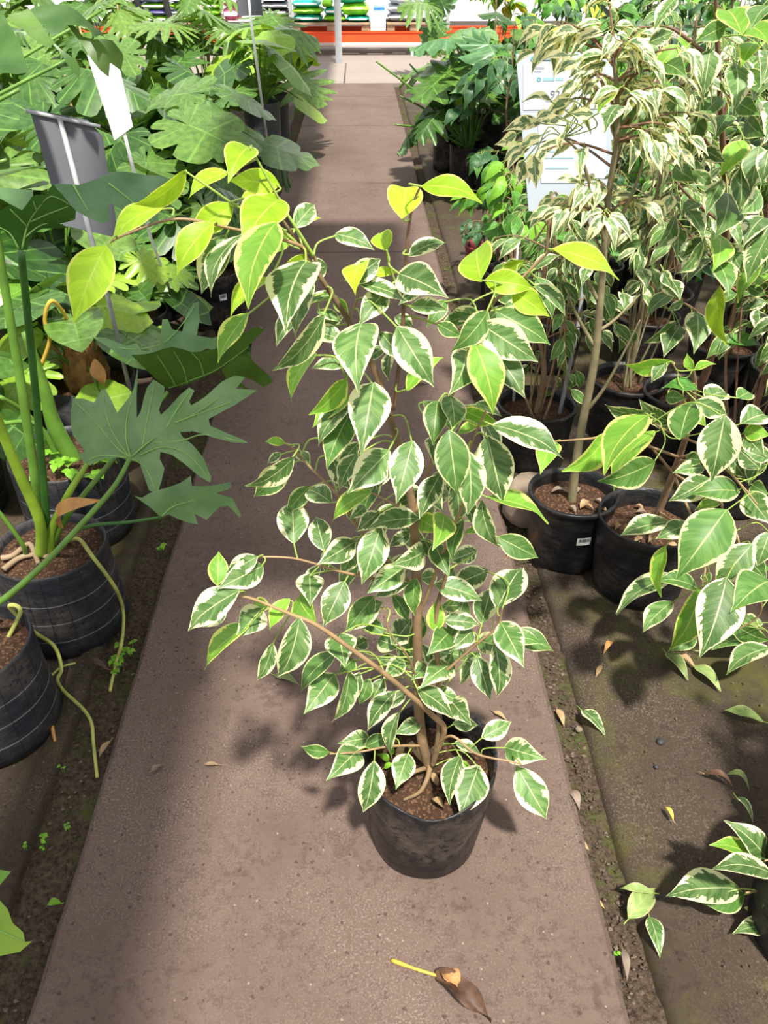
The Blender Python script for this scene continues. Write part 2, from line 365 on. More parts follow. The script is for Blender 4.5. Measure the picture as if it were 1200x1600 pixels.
def thing(name, label, cat, loc=(0, 0, 0), group=None, rz=0):
    o = bpy.data.objects.new(name, None); COL.objects.link(o); o.location = loc; o.rotation_euler = (0, 0, rz); o.empty_display_size = 0.05
    return tag(o, label, cat, group)
def smooth_line(pts, n=6):
    pts = [V(p) for p in pts]
    if len(pts) < 3: return [pts[0].lerp(pts[-1], i / n) for i in range(n + 1)]
    out = []
    for i in range(len(pts) - 1):
        p0 = pts[max(i - 1, 0)]; p1 = pts[i]; p2 = pts[i + 1]; p3 = pts[min(i + 2, len(pts) - 1)]
        for k in range(n):
            t = k / n
            out.append(0.5 * ((2 * p1) + (p2 - p0) * t + (2 * p0 - 5 * p1 + 4 * p2 - p3) * t * t + (3 * p1 - p0 - 3 * p2 + p3) * t ** 3))
    out.append(pts[-1]); return out
def taper(n, a, b): return [a + (b - a) * i / max(1, n - 1) for i in range(n)]
def U(a, b): return random.uniform(a, b)

# ------------------------------------------------------------------ the setting: ground, path, beds, cross aisle
def struct(o): o['kind'] = 'structure'; return o
PL, PR, PE = -0.612, 0.455, 12.0
b = MB(); b.box((0, 8, -0.11), (26, 30, 0.1)); struct(b.build('floor', 'ground'))
fl = struct(thing('floor_path', 'brown concrete path running between the plant beds', 'path', (0, 0, 0)))
fl['kind'] = 'structure'; del fl['category']
random.seed(5)
def slab(x0, x1, y0, y1, ztop, mat, parent, name, jag=0.006, step=0.05):
    ny = max(2, int((y1 - y0) / step)); b = MB(); vs = []; prof = [(x0, -0.07), (x0, ztop - 0.012), (x0 + 0.012, ztop), (x1 - 0.012, ztop), (x1, ztop - 0.012), (x1, -0.07)]
    for i in range(ny + 1):
        y = y0 + (y1 - y0) * i / ny
        jl = (noise.noise(V((x0 * 9, y * 6, 1))) + 0.5 * noise.noise(V((x0, y * 21, 4)))) * jag
        jr = (noise.noise(V((x1 * 9, y * 6, 7))) + 0.5 * noise.noise(V((x1, y * 21, 3)))) * jag
        for k, (x, z) in enumerate(prof): vs.append((x + (jl if k < 3 else jr), y, z))
    n = len(prof)
    fs = [(i * n + k, i * n + k + 1, (i + 1) * n + k + 1, (i + 1) * n + k) for i in range(ny) for k in range(n - 1)]
    fs += [tuple(range(n - 1, -1, -1)), tuple(ny * n + k for k in range(n))]
    b.add(vs, fs); return b.build(name, mat, parent, smooth=False)
for (y0, y1) in ((-1.2, 4.9), (4.91, 9.0), (9.008, 10.9), (10.91, PE)):
    slab(PL, PR, y0, y1, 0.0, 'path', fl, 'path_slab')
fa = struct(thing('floor_aisle', 'pale concrete cross aisle in front of the rack', 'floor')); del fa['category']
for i in range(-4, 4):
    slab(i * 2.4 - 0.2, i * 2.4 + 2.19, PE + 0.02, 14.3, 0.0, 'aisle', fa, 'aisle_slab', 0.001, 0.3)
slab(-10, 9.6, 14.32, 19.5, -0.01, 'aisle', fa, 'aisle_slab', 0.001, 0.5)
def sheet(xs, zs, y0, y1, name, step=0.06, amp=0.006, seed=0):
    ny = int((y1 - y0) / step); vs = []; n = len(xs); b = MB()
    for i in range(ny + 1):
        y = y0 + (y1 - y0) * i / ny
        for x, z in zip(xs, zs):
            jx = 0.008 * noise.noise(V((seed, y * 2.2, x))) if abs(x) < 0.8 else 0
            vs.append((x + jx, y, z + amp * noise.noise(V((x * 5, y * 5, seed))) + amp * 0.5 * noise.noise(V((x * 17, y * 17, seed)))))
    fs = [(i * n + k, i * n + k + 1, (i + 1) * n + k + 1, (i + 1) * n + k) for i in range(ny) for k in range(n - 1)]
    b.add(vs, fs); return struct(b.build(name, 'sheet'))
rx = [0.522, 0.526, 0.54, 0.57, 0.60, 0.625, 0.64, 0.65, 0.68] + [0.72 + 0.07 * i for i in range(14)] + [1.9, 2.4, 3, 4, 6]
rz = [-0.06, -0.02, -0.006, -0.002, -0.002, -0.004, -0.012, -0.016, -0.012] + [-0.012] * 19
sheet(rx, rz, -1.2, PE - 0.1, 'floor_bed_right', seed=3)
lx = [-6, -4, -3, -2.4, -1.9] + [-1.7 + 0.08 * i for i in range(11)] + [-0.83, -0.79, -0.775, -0.765, -0.745, -0.73, -0.722, -0.718]
lz = [-0.012] * 16 + [-0.014, -0.016, -0.012, -0.002, 0.002, 0.001, -0.012, -0.06]
sheet(lx, lz, -1.2, PE - 0.1, 'floor_bed_left', seed=8)
for nm, x0, x1 in (('floor_soil_right', PR - 0.01, 0.535), ('floor_soil_left', -0.735, PL + 0.01)):
    ny = 420; n = 9; vs = []
    for i in range(ny + 1):
        y = -1.2 + (PE + 1.1) * i / ny
        for k in range(n):
            x = x0 + (x1 - x0) * k / (n - 1)
            vs.append((x, y, -0.030 + 0.012 * noise.noise(V((x * 30, y * 30, 2))) + 0.010 * noise.noise(V((x * 9, y * 9, 5)))))
    b = MB(); b.add(vs, [(i * n + k, i * n + k + 1, (i + 1) * n + k + 1, (i + 1) * n + k) for i in range(ny) for k in range(n - 1)])
    struct(b.build(nm, 'moss'))
# crumbs of soil and grit: nobody could count them
def crumbs(name, label, spots, mat):
    b = MB()
    for (x, y, z, r) in spots:
        vs = [V((U(.6, 1.2), 0, 0)), V((-U(.6, 1.2), 0, 0)), V((0, U(.6, 1.2), 0)), V((0, -U(.6, 1.2), 0)), V((0, 0, U(.5, .9))), V((0, 0, -.5))]
        R = Matrix.Rotation(U(0, 6), 3, 'Z')
        b.add([R @ v * r + V((x, y, z)) for v in vs], [(0, 2, 4), (2, 1, 4), (1, 3, 4), (3, 0, 4), (2, 0, 5), (1, 2, 5), (3, 1, 5), (0, 3, 5)])
    return tag(b.build(name, mat, smooth=False), label, 'soil', kind='stuff')
sp = [(U(PR + .003, .515), 0.4 + 5 * random.random() ** 1.6, -0.026, U(.002, .007)) for _ in range(900)]
crumbs('soil_crumbs', 'loose brown soil crumbs in the gap right of the path', sp, 'crumb')
sp = [(U(-.71, PL - .003), 0.4 + 5 * random.random() ** 1.6, -0.026, U(.002, .006)) for _ in range(500)]
crumbs('soil_crumbs', 'loose dark soil crumbs in the gap left of the path', sp, 'crumb')
sp = [(U(.56, 1.2), 0.5 + 1.6 * random.random(), -0.006, U(.0015, .005)) for _ in range(260)] + [(U(PL, PR), U(.5, 4), 0.001, U(.001, .0025)) for _ in range(260)]
crumbs('grit', 'fine scattered grit lying on the path and right bed', sp, 'crumb')

# unseen greenhouse gutter, placed and sized for the shade along the path's left, its posts, and the far wall (out of view or far away)
HG = 3.0; NETD = .75
kx = -0.39 + SUND.x / SUND.z * HG
b = MB(); b.box((kx - 0.22, 6, HG), (0.44, 26, 0.10)); b.box((kx - 0.02, 6, HG + .1), (0.03, 26, 0.16)); b.box((kx - 0.42, 6, HG + .1), (0.03, 26, 0.16))
for y in (-6, 14.2): b.box((kx - .22, y, HG / 2 - .05), (.1, .1, HG + .02))
struct(b.build('trim_1', 'steel', smooth=False))
m, nt, bs_, N, L = nmat('added_shade_net')
bs_.inputs['Base Color'].default_value = (.05, .05, .05, 1); tp = N.new('ShaderNodeBsdfTransparent'); ms = N.new('ShaderNodeMixShader')
ms.inputs[0].default_value = NETD; L.new(tp.outputs[0], ms.inputs[1]); L.new(bs_.outputs[0], ms.inputs[2]); L.new(ms.outputs[0], N['Material Output'].inputs[0])
y0n = 1.66 + SUND.y / SUND.z * HG; b = MB(); b.box((kx + .35, y0n + 1.9, HG + .2), (.70, 3.8, .004)); struct(b.build('ceiling_added_net', 'added_shade_net', smooth=False))  # unseen net strip, added overhead to darken the path behind the potted fig
b = MB(); b.box((0, 24, 2.2), (40, 0.1, 5)); struct(b.build('wall_back', 'white_wall', smooth=False))

# ------------------------------------------------------------------ leaves
PROF = [(0, .05), (.05, .30), (.12, .58), (.22, .84), (.34, .98), (.44, 1.0), (.56, .92), (.68, .72), (.78, .47), (.86, .25), (.93, .10), (1, .012)]
def prof(t):
    for (a, x), (c, y) in zip(PROF, PROF[1:]):
        if t <= c: return x + (y - x) * (t - a) / (c - a)
    return .01
def blade(b, B, T, n, width, arch=0.1, fold=0.18, wave=0.03, nl=11, nc=4, seed=0.0, tipdrop=0.06):
    d = T - B; Ln = d.length; d = d / Ln; n = (n - d * n.dot(d)).normalized(); s = d.cross(n)
    vs = []; uv = []
    for i in range(nl + 1):
        t = i / nl; c = B + d * (t * Ln) + n * (arch * Ln * 4 * t * (1 - t)) - n * (tipdrop * Ln * max(0, t - .7) * 3)
        wd = width * 0.5 * prof(t)
        for k in range(nc + 1):
            u = 2 * k / nc - 1
            off = fold * abs(u) * wd + wave * width * math.sin(t * 9 + seed + 2 * u) * abs(u)
            vs.append(c + s * (u * wd) + n * off); uv.append(((u + 1) / 2, t))
    m = nc + 1
    b.add(vs, [(i * m + k, i * m + k + 1, (i + 1) * m + k + 1, (i + 1) * m + k) for i in range(nl) for k in range(nc)], uv, 0)
def fig_template(mat, arch, fold, wratio, nl=8, nc=4, pet=0.22, seed=0, tipdrop=.06, bend=0.0):
    """leaf of length 1 along +Y, upper face +Z, its stalk reaching back to the twig"""
    b = MB(); blade(b, V((0, 0, 0)), V((0, 1, 0)), V((0, 0, 1)), wratio, arch, fold, 0.03, nl, nc, seed, tipdrop)
    if bend:
        for i, v in enumerate(b.v):
            a = bend * max(0, v[1]); r = v[1]
            b.v[i] = (v[0], math.sin(a) / bend if v[1] > 0 else v[1], v[2] - (1 - math.cos(a)) / bend if v[1] > 0 else v[2])
    b.tube([(0, -pet, 0.05), (0, -pet * .5, 0.035), (0, 0.02, 0)], [.014, .012, .010], 4, 1, caps=False)
    return b.mesh('leaf', [mat, 'petiole'])
TPL = {}
def templates(kind, near=True, wr=.46):
    key = (kind, near)
    if key not in TPL:
        c = {'pale': ((.1, .5), (.16, .9), (.05, 1.3), (.12, .2)), 'croton': ((.1, .3), (.1, .5))}.get(kind, ((.10, .18), (.05, .5), (.14, .8), (.02, .3), (.08, 1.0)))
        wr_ = {'pale': .36, 'fig_dark': .5}.get(kind, wr)
        TPL[key] = [fig_template(kind, a, .12 + .12 * (i % 3), wr_ * (1 + .08 * ((i % 3) - 1)), 8 if near else 6, 4 if near else 2, seed=i * 1.7, bend=bd) for i, (a, bd) in enumerate(c)]
    return TPL[key]
def basis(d, n):
    d = d.normalized(); n = n - d * n.dot(d)
    n = n.normalized() if n.length > 1e-5 else d.orthogonal().normalized()
    return d.cross(n), d, n
def put_leaf(parent, kind, pos, d, n, length, near=True, name='leaf', wscale=1.0):
    s, d, n = basis(d, n); me = random.choice(templates(kind, near))
    m = Matrix((s * length * wscale, d * length, n * length)).transposed().to_4x4(); m.translation = pos
    return link(name, me, parent, mw=m)
# traced leaves: base, tip and apparent width seen, given their own distance and turned in space
def traced(parent, org, B, T, wpx, kind, off, Yb, skel=None, ratio=.47, seed=0, maxpet=.16):
    """B,T pixels, wpx apparent width; org = base of the plant (world)"""
    rnd = random.Random(seed * 7919 + 13)
    Bp = at(B[0], B[1], Yb + off); d0 = dep(Bp)
    Lpx = math.hypot(T[0] - B[0], T[1] - B[1]); La = Lpx * d0 / FPX; Wa = wpx * d0 / FPX
    dd = 0.0
    if Wa / La > ratio * 1.12:
        Lr = min(Wa / ratio, La * 1.7); dd = -math.sqrt(max(0, Lr * Lr - La * La)) * (1 if T[1] > B[1] else -1)
    dd += La * rnd.uniform(-.25, .25)
    Tp = atd(T[0], T[1], d0 + dd)
    Lr = (Tp - Bp).length; d = (Tp - Bp).normalized()
    Wr = max(Wa, ratio * Lr * .98)
    v = (CAMP - (Bp + Tp) * .5).normalized(); n0 = (v - d * v.dot(d)).normalized()
    th = math.acos(min(1, max(-1, Wa / Wr))) * .92
    cand = [Matrix.Rotation(sg * th, 3, d) @ n0 for sg in (1, -1)]
    n = max(cand, key=lambda q: q.z) if rnd.random() < .8 else min(cand, key=lambda q: q.z)
    Wr *= 1.1
    b = MB(); blade(b, Bp - org, Tp - org, n, Wr, rnd.uniform(.04, .13), rnd.uniform(.1, .3), .03, 11, 4, seed, .08)
    if skel:
        q = min((p for p in skel), key=lambda p: (p - Bp).length + .35 * max(0, (p - Bp).dot(d)))
        if (q - Bp).length < maxpet:
            md = Bp.lerp(q, .5) - d * ((q - Bp).length * .22)
            b.tube([p - org for p in smooth_line([q, md, Bp + d * .004], 4)], .0013, 5, 1, caps=False)
        else:
            b.tube([p - org for p in (Bp - d * .02, Bp - d * .01, Bp + d * .003)], .0012, 5, 1, caps=False)
    return link('leaf', b.mesh('leaf', [kind, 'petiole']), parent)

# ------------------------------------------------------------------ pots
def pot(parent, r_top, r_bot, h, mat='pot', soil_z=None, soilmat_='soil', warp=None, seed=0, lip=True, loc=(0, 0, 0), soil=True, name='pot'):
    soil_z = soil_z if soil_z is not None else h - .045
    pr = [(0.001, 0.0), (r_bot * .9, 0.0), (r_bot, .008)]
    for i in range(1, 9):
        t = i / 8; r = r_bot + (r_top - r_bot) * t ** .85; pr.append((r, .008 + (h - .02 - .008) * t))
    if lip: pr += [(r_top + .004, h - .016), (r_top + .006, h - .004), (r_top + .003, h), (r_top - .004, h)]
    else: pr += [(r_top, h - .008), (r_top - .001, h), (r_top - .004, h)]
    pr += [(r_top - .008, h - .02), (r_top - .012, soil_z - .01)]
    b = MB()
    def wp(v, q):
        k = 1 + .012 * noise.noise(V((math.cos(q) * 2, math.sin(q) * 2, v.z * 9 + seed)))
        v = V((v.x * k, v.y * k, v.z))
        return warp(v, q) if warp else v
    b.lathe(pr, 40, 0, wp)
    o = b.build(name, mat, parent, loc=loc)
    if soil:
        b = MB(); n = 28; vs = [V((0, 0, soil_z + .012))]; rr = r_top - .009
        for j in range(1, 6):
            for k in range(n):
                q = 2 * PI * k / n; r = rr * j / 5; v = V((r * math.cos(q), r * math.sin(q), soil_z + .008 * noise.noise(V((math.cos(q) * r * 40, math.sin(q) * r * 40, seed))) + .008 * (1 - j / 5)))
                vs.append(wp(v, q))
        fs = [(0, 1 + k, 1 + (k + 1) % n) for k in range(n)] + [(1 + (j - 1) * n + k, 1 + j * n + k, 1 + j * n + (k + 1) % n, 1 + (j - 1) * n + (k + 1) % n) for j in range(1, 5) for k in range(n)]
        b.add(vs, fs); b.build('soil', soilmat_, parent, loc=loc)
    return o
def litter(parent, r, z, n, seed=0):
    rd = random.Random(seed)
    for i in range(n):
        a = rd.uniform(0, 2 * PI); q = r * rd.uniform(.3, .85); L = rd.uniform(.025, .05)
        b = MB(); d = V((math.cos(rd.uniform(0, 6)), math.sin(rd.uniform(0, 6)), rd.uniform(-.1, .2)))
        blade(b, V((0, 0, 0)), d.normalized() * L, ZZ, L * .45, .2, .5, .1, 6, 2, i)
        b.build('dry_leaf', rd.choice(['dry_leaf', 'dry_leaf_grey', 'dry_leaf']), parent, loc=(q * math.cos(a), q * math.sin(a), z + .012))
def sticker(parent, pot_r, z, ang, wd=.042, hh=.026):
    """white barcode sticker curved on the pot side"""
    o = MB(); n = 6; R = pot_r + .0025; vs = []
    for i in range(n + 1):
        q = ang + (i / n - .5) * wd / R
        for zz in (z, z + hh): vs.append((R * math.cos(q), R * math.sin(q), zz))
    o.add(vs, [(2 * i, 2 * i + 2, 2 * i + 3, 2 * i + 1) for i in range(n)])
    s = o.build('barcode_sticker', 'label_white', parent)
    b = MB(); R += .0007; rd = random.Random(3)
    for i in range(13):
        q = ang + ((i + .5) / 13 - .5) * wd * .8 / R; hw = rd.choice([.0004, .0007, .0009]) / R
        b.add([(R * math.cos(q - hw), R * math.sin(q - hw), z + hh * .42), (R * math.cos(q + hw), R * math.sin(q + hw), z + hh * .42), (R * math.cos(q + hw), R * math.sin(q + hw), z + hh * .88), (R * math.cos(q - hw), R * math.sin(q - hw), z + hh * .88)], [(0, 1, 2, 3)])
    b.build('barcode_bars', 'ink', s); return s

# ------------------------------------------------------------------ the potted variegated fig standing on the path
random.seed(21)
MY = 0.985; ORG = V((0.113, MY, 0.0))
main = thing('potted_weeping_fig', 'variegated weeping fig in a black nursery bag standing on the concrete path', 'potted plant', ORG)
def bagwarp(v, q):
    t = max(0, v.z / .26)
    return V((v.x * (1 + .02 * math.sin(3 * q + 1) * t), v.y * (.96 + .03 * math.sin(2 * q) * t), v.z + t * t * (.010 * math.sin(q * 2 + .6) + .006 * math.sin(5 * q) + .010 * math.sin(q))))
pot(main, .133, .108, .262, 'bag', soil_z=.195, warp=bagwarp, seed=2, lip=False)
litter(main, .11, .195, 7, 4)
def pl(pts, Y=MY): return [at(p[0], p[1], Y + (p[2] if len(p) > 2 else 0)) for p in pts]
SK = {}
def limb(name, pts, r0, r1, mat, n=8, part='branch', Y=MY, root=main, org=ORG, sk=SK, sides=8):
    ln = smooth_line(pl(pts, Y), n)
    b = MB(); b.tube([p - org for p in ln], taper(len(ln), r0, r1), sides)
    b.build(part, mat, root); sk[name] = ln; return ln
limb('trunk', [(672, 1200, .0), (660, 1160), (654, 1100), (652, 1000), (651, 900), (645, 800), (630, 720), (612, 660), (588, 585), (547, 505, -.01), (505, 440, -.02), (470, 385, -.03), (442, 345, -.04)], .0105, .0018, 'bark', part='trunk')
limb('c2', [(614, 640), (627, 545, .01), (631, 467, .01), (636, 380, 0), (644, 324, 0), (657, 291, 0)], .0035, .0012, 'bark_red')
limb('c3', [(648, 800), (672, 730, .01), (690, 660, .01), (735, 545, -.01), (770, 475, -.02), (800, 450, -.03), (850, 400, -.04), (866, 388, -.04)], .004, .0012, 'twig')
limb('c4', [(655, 960), (683, 890, -.02), (700, 840, -.03), (722, 790, -.04), (735, 700, -.05), (760, 640, -.06)], .0035, .0013, 'twig')
limb('stem2', [(676, 1196, -.01), (686, 1140, -.02), (684, 1050, -.02), (682, 960, -.01), (700, 890, -.02)], .006, .003, 'bark')
limb('c5', [(680, 1180, -.01), (694, 1140, -.03), (676, 1118, -.05), (610, 1060, -.09), (550, 1015, -.11), (495, 977, -.12), (455, 960, -.12), (380, 932, -.12), (345, 945, -.12)], .006, .0015, 'twig')
limb('c6', [(648, 915), (590, 905, -.03), (532, 893, -.05), (462, 873, -.06), (402, 870, -.07)], .003, .0012, 'twig')
limb('c7', [(650, 920), (600, 870, .01), (566, 834), (527, 773), (488, 734), (462, 705), (448, 694)], .003, .0011, 'twig')
limb('c8', [(676, 1170, -.01), (705, 1150, -.04), (745, 1178, -.07), (800, 1190, -.09), (815, 1195, -.09)], .003, .0012, 'twig')
limb('c9', [(662, 1165, 0), (610, 1166, -.04), (560, 1175, -.06), (515, 1178, -.07)], .0028, .0011, 'twig')
limb('c10', [(684, 1060, -.02), (740, 1010, -.03), (776, 980, -.04), (785, 950, -.04)], .0028, .0011, 'twig')
limb('t1', [(500, 425, -.02), (483, 392, -.03), (430, 371, -.05), (371, 359, -.06), (278, 342, -.07), (200, 365, -.08), (167, 382, -.08)], .0025, .001, 'twig')
limb('t2', [(470, 385, -.03), (420, 345, -.05), (370, 322, -.06), (330, 295, -.07), (290, 268, -.07)], .0022, .001, 'petiole')
limb('t3', [(490, 400, -.03), (462, 355, -.04), (444, 326, -.04), (405, 255, -.04), (391, 230, -.04)], .0022, .001, 'petiole')
limb('t4', [(630, 470, .01), (610, 420, .0), (604, 390, -.01)], .0018, .001, 'petiole')
limb('t5', [(545, 505, -.01), (560, 455, -.01), (545, 430, -.01)], .0018, .001, 'twig')
limb('t6', [(800, 450, -.03), (772, 440, -.04), (752, 438, -.04)], .0018, .001, 'petiole')
limb('t7', [(640, 800, -.01), (600, 780, -.03), (560, 760, -.04)], .002, .001, 'twig')
limb('t8', [(612, 650, 0), (560, 620, -.02), (540, 590, -.03)], .002, .001, 'twig')
limb('c11', [(655, 1080, -.01), (640, 1030, -.05), (610, 990, -.06), (600, 950, -.06)], .0022, .001, 'twig')
limb('root', [(672, 1195, -.005), (668, 1215, -.03), (655, 1238, -.05), (630, 1250, -.055)], .006, .003, 'bark', part='root')
limb('root2', [(665, 1200, -.005), (650, 1205, -.02), (630, 1215, -.03)], .005, .003, 'bark', part='root')
SKP = [p for k, ln in SK.items() if 'root' not in k for p in ln]
LEAVES = {
 (80, 200, 2.857): """247,525,95,868,172,y 500,355,255,515,75,y 600,190,368,355,72,y 885,85,790,225,115,y 1018,252,790,232,102,y 790,200,605,305,55,y
 812,345,610,480,112,y 725,420,552,655,112,y 1020,320,850,520,155,y 965,415,925,640,100,y 1005,420,865,790,155,l 780,480,665,738,122,v 850,480,698,742,62,v
 985,670,785,852,60,y 880,825,735,1040,78,l 850,312,978,290,42,y 920,305,1058,352,66,y 1150,565,1008,685,82,y 1140,595,1035,888,182,v 1170,690,1080,932,84,v
 1085,445,1180,335,86,v 1100,432,1205,398,34,y 1040,450,1000,560,70,l""",
 (380, 250, 2.308): """573,212,588,86,122,y 640,95,864,142,62,y 520,325,488,256,76,y 330,268,472,318,60,v 597,345,732,292,52,v 560,410,732,488,112,v
 600,530,744,540,54,v 380,440,502,352,74,v 428,370,400,475,74,y 470,410,556,403,32,y 420,445,592,503,52,v 515,470,418,592,84,v 590,462,662,438,32,v 330,500,382,562,42,l
 430,588,408,822,142,v 495,620,578,724,64,v 555,600,688,818,122,v 365,655,208,622,56,v 262,600,368,560,34,v 372,735,243,748,48,v 262,695,163,864,48,l 375,790,243,925,64,l
 395,860,270,1000,88,v 590,832,722,703,52,l 535,690,520,795,38,v 803,690,752,842,98,v 832,655,908,916,115,l 868,690,918,855,64,v 902,690,1018,855,92,v 855,590,1064,728,124,v
 910,545,1112,664,104,g 882,545,754,692,84,g 852,550,726,580,54,v 858,435,848,298,114,y 870,435,1052,462,82,y 1050,450,1168,560,44,v 970,470,1104,564,84,y
 1045,397,1145,338,34,v 1115,322,1366,418,62,y 930,388,1022,364,36,y 222,400,312,382,68,v 292,560,118,768,72,v 240,505,345,488,32,v 265,545,360,585,34,v
 820,560,705,600,50,g 940,530,1035,520,40,v 610,600,540,560,44,v 640,470,560,520,40,v 700,590,790,640,50,g""",
 (380, 600, 2.308): """470,-5,426,248,138,v 388,105,298,302,98,g 388,45,243,152,58,l 388,75,263,222,62,v 418,210,338,302,54,v 412,250,343,384,64,v 527,240,378,392,114,v
 612,205,553,428,112,v 150,213,78,205,30,l 185,262,13,378,62,v 200,250,242,292,42,v 140,250,85,288,28,v 320,430,226,382,72,v 182,576,177,413,107,v 293,602,260,471,78,v 406,568,272,648,84,v
 462,390,312,494,54,l 440,440,383,488,48,v 492,460,408,533,58,v 636,485,448,513,72,v 496,515,428,724,104,v 400,610,348,692,58,v 602,535,522,588,48,v 652,600,543,652,84,v
 711,325,633,484,78,v 700,60,684,218,84,g 745,40,762,176,78,v 742,165,772,404,118,g 690,190,688,285,64,v 810,240,816,474,96,v 880,185,938,434,132,v 900,148,1158,258,90,v
 790,90,922,144,58,l 775,180,872,144,32,l 880,410,1108,490,44,l 860,420,920,598,64,v 796,490,748,642,48,g 800,535,898,530,27,l 842,600,738,642,64,v 690,575,742,694,72,g
 722,470,690,593,82,l 640,490,718,532,72,l 692,720,864,778,78,v 715,800,788,800,62,v 722,850,858,866,62,v 915,810,1012,648,112,v 860,865,902,718,84,v
 582,660,453,752,84,v 596,720,468,768,54,v 622,695,614,838,58,g 690,890,702,768,62,l 640,702,706,690,62,v 240,685,242,793,92,v 200,768,262,864,84,l 366,712,288,876,94,v
 472,765,368,893,78,g 497,800,368,893,64,v 560,430,640,380,40,g 560,440,460,500,44,v 670,440,740,380,60,v 650,560,700,640,50,g 760,700,720,640,40,v 540,760,600,860,50,g
 660,380,720,460,60,v 520,300,480,380,48,v""",
 (280, 840, 2.0): """120,150,124,40,58,l 245,60,143,112,58,v 262,88,123,158,82,v 190,165,20,290,88,v 148,225,73,282,44,v 258,222,178,312,84,v 285,215,230,205,44,l
 218,275,68,408,48,l 345,190,278,288,44,l 376,250,310,444,88,v 292,330,242,454,44,v 500,300,516,398,92,v 490,360,373,478,54,g 486,425,393,548,84,v 545,342,592,320,44,v 545,380,500,422,48,g
 532,415,484,584,44,v 566,420,528,534,48,v 595,440,563,524,44,g 640,440,598,514,44,v 676,480,583,604,58,v 688,545,656,688,38,v 755,575,673,614,48,v 595,625,498,642,52,v 650,620,573,657,44,g
 470,670,378,656,36,g 560,662,466,754,82,v 610,698,577,864,76,v 715,674,678,784,68,v 880,680,840,834,62,v 936,712,878,876,98,v 897,700,868,764,44,l 860,640,947,677,32,v 855,580,937,586,42,v
 945,625,1041,574,58,v 1018,655,1143,692,76,v 1055,715,1152,884,90,v 845,505,908,580,72,v 740,470,863,562,58,v 665,335,732,248,78,v 690,340,617,318,64,v 620,382,702,388,34,v 775,400,728,442,54,v
 848,400,756,464,74,v 845,295,778,364,74,g 917,290,848,354,54,v 1005,262,1077,402,84,v 930,320,1033,348,64,v 985,330,998,508,62,v 932,370,972,508,68,v 710,480,640,540,40,v 560,240,640,200,50,v
 640,300,560,250,50,g 700,380,640,440,54,v 790,470,880,520,44,v""",
}
KN = {'v': 'var', 'g': 'var_green', 'l': 'var_lime', 'y': 'young'}
def parse(txt):
    for tok in txt.split():
        p = tok.split(','); yield [float(x) for x in p[:5]] + [p[5]]
k = 0
for (ox, oy, s), txt in LEAVES.items():
    for (bx, by, tx, ty, wd, kd) in parse(txt):
        k += 1
        B = (ox + bx / s, oy + by / s); T = (ox + tx / s, oy + ty / s); L = math.hypot(T[0] - B[0], T[1] - B[1])
        rd = random.Random(k)
        off = -(max(L, wd / s * 1.6) - 62) / 100 * .13 + rd.uniform(-.03, .02)
        off = max(-.14, min(.07, off))
        if oy == 840 and B[0] < 520: off -= .07
        traced(main, ORG, B, T, wd / s, KN[kd], off, MY, SKP, seed=k)
# smaller leaves deep inside the crown, behind those seen in front
pool = [q for kk in ('trunk', 'c3', 'c4', 'c7', 'stem2', 'c2', 'c6', 'c10') for q in SK[kk][4:]]
for j in range(62):
    rd = random.Random(9000 + j); q = rd.choice(pool); v_ = q - CAMP; zc = v_.dot(FW)
    px = 600 + FPX * v_.dot(RT) / zc; py = 800 - FPX * v_.dot(UP) / zc
    if not (440 < py < 1120): continue
    B = (px + rd.uniform(-75, 75), py + rd.uniform(-30, 30)); a = rd.uniform(.15, PI - .15); l = rd.uniform(45, 78)
    traced(main, ORG, B, (B[0] + l * math.cos(a), B[1] + l * math.sin(a)), l * rd.uniform(.3, .5), rd.choice(['var', 'var', 'var_green']), rd.uniform(.03, .12), MY, SKP, seed=9000 + j)
# a few small weeds sprouting in the bag
for (px, py, sc_) in ((607, 1190, .028), (640, 1195, .03), (600, 1200, .026), (612, 1180, .022), (690, 1125, .025)):
    p = G(px, py, .215) - ORG
    put_leaf(main, 'fig_lime', p, V((U(-1, 1), U(-1, 1), .6)), ZZ, sc_, False, 'weed_leaf', 1.2)
# ------------------------------------------------------------------ the figs on the right bed
random.seed(33)
def traced_plant(root, org, groups, Yf, skel, seed0, ratio=.48, maxpet=.2, spread=.05):
    k = seed0
    for (ox, oy, s), txt in groups.items():
        for (bx, by, tx, ty, wd, kd) in parse(txt):
            k += 1; rd = random.Random(k)
            B = (ox + bx / s, oy + by / s); T = (ox + tx / s, oy + ty / s)
            traced(root, org, B, T, wd / s, KN.get(kd, kd), rd.uniform(-spread, spread), Yf(B, T, wd / s), skel, ratio, k, maxpet)
KN.update({'p': 'pale', 'd': 'fallen_pale', 'f': 'fig_green'})
BZ = -0.012
def rootlimb(root, org, pts, r0, r1, mat, part='branch', sides=8, sk=None, n=6):
    ln = smooth_line(pts, n); b = MB(); b.tube([p - org for p in ln], taper(len(ln), r0, r1), sides); b.build(part, mat, root)
    if sk is not None: sk += ln
    return ln
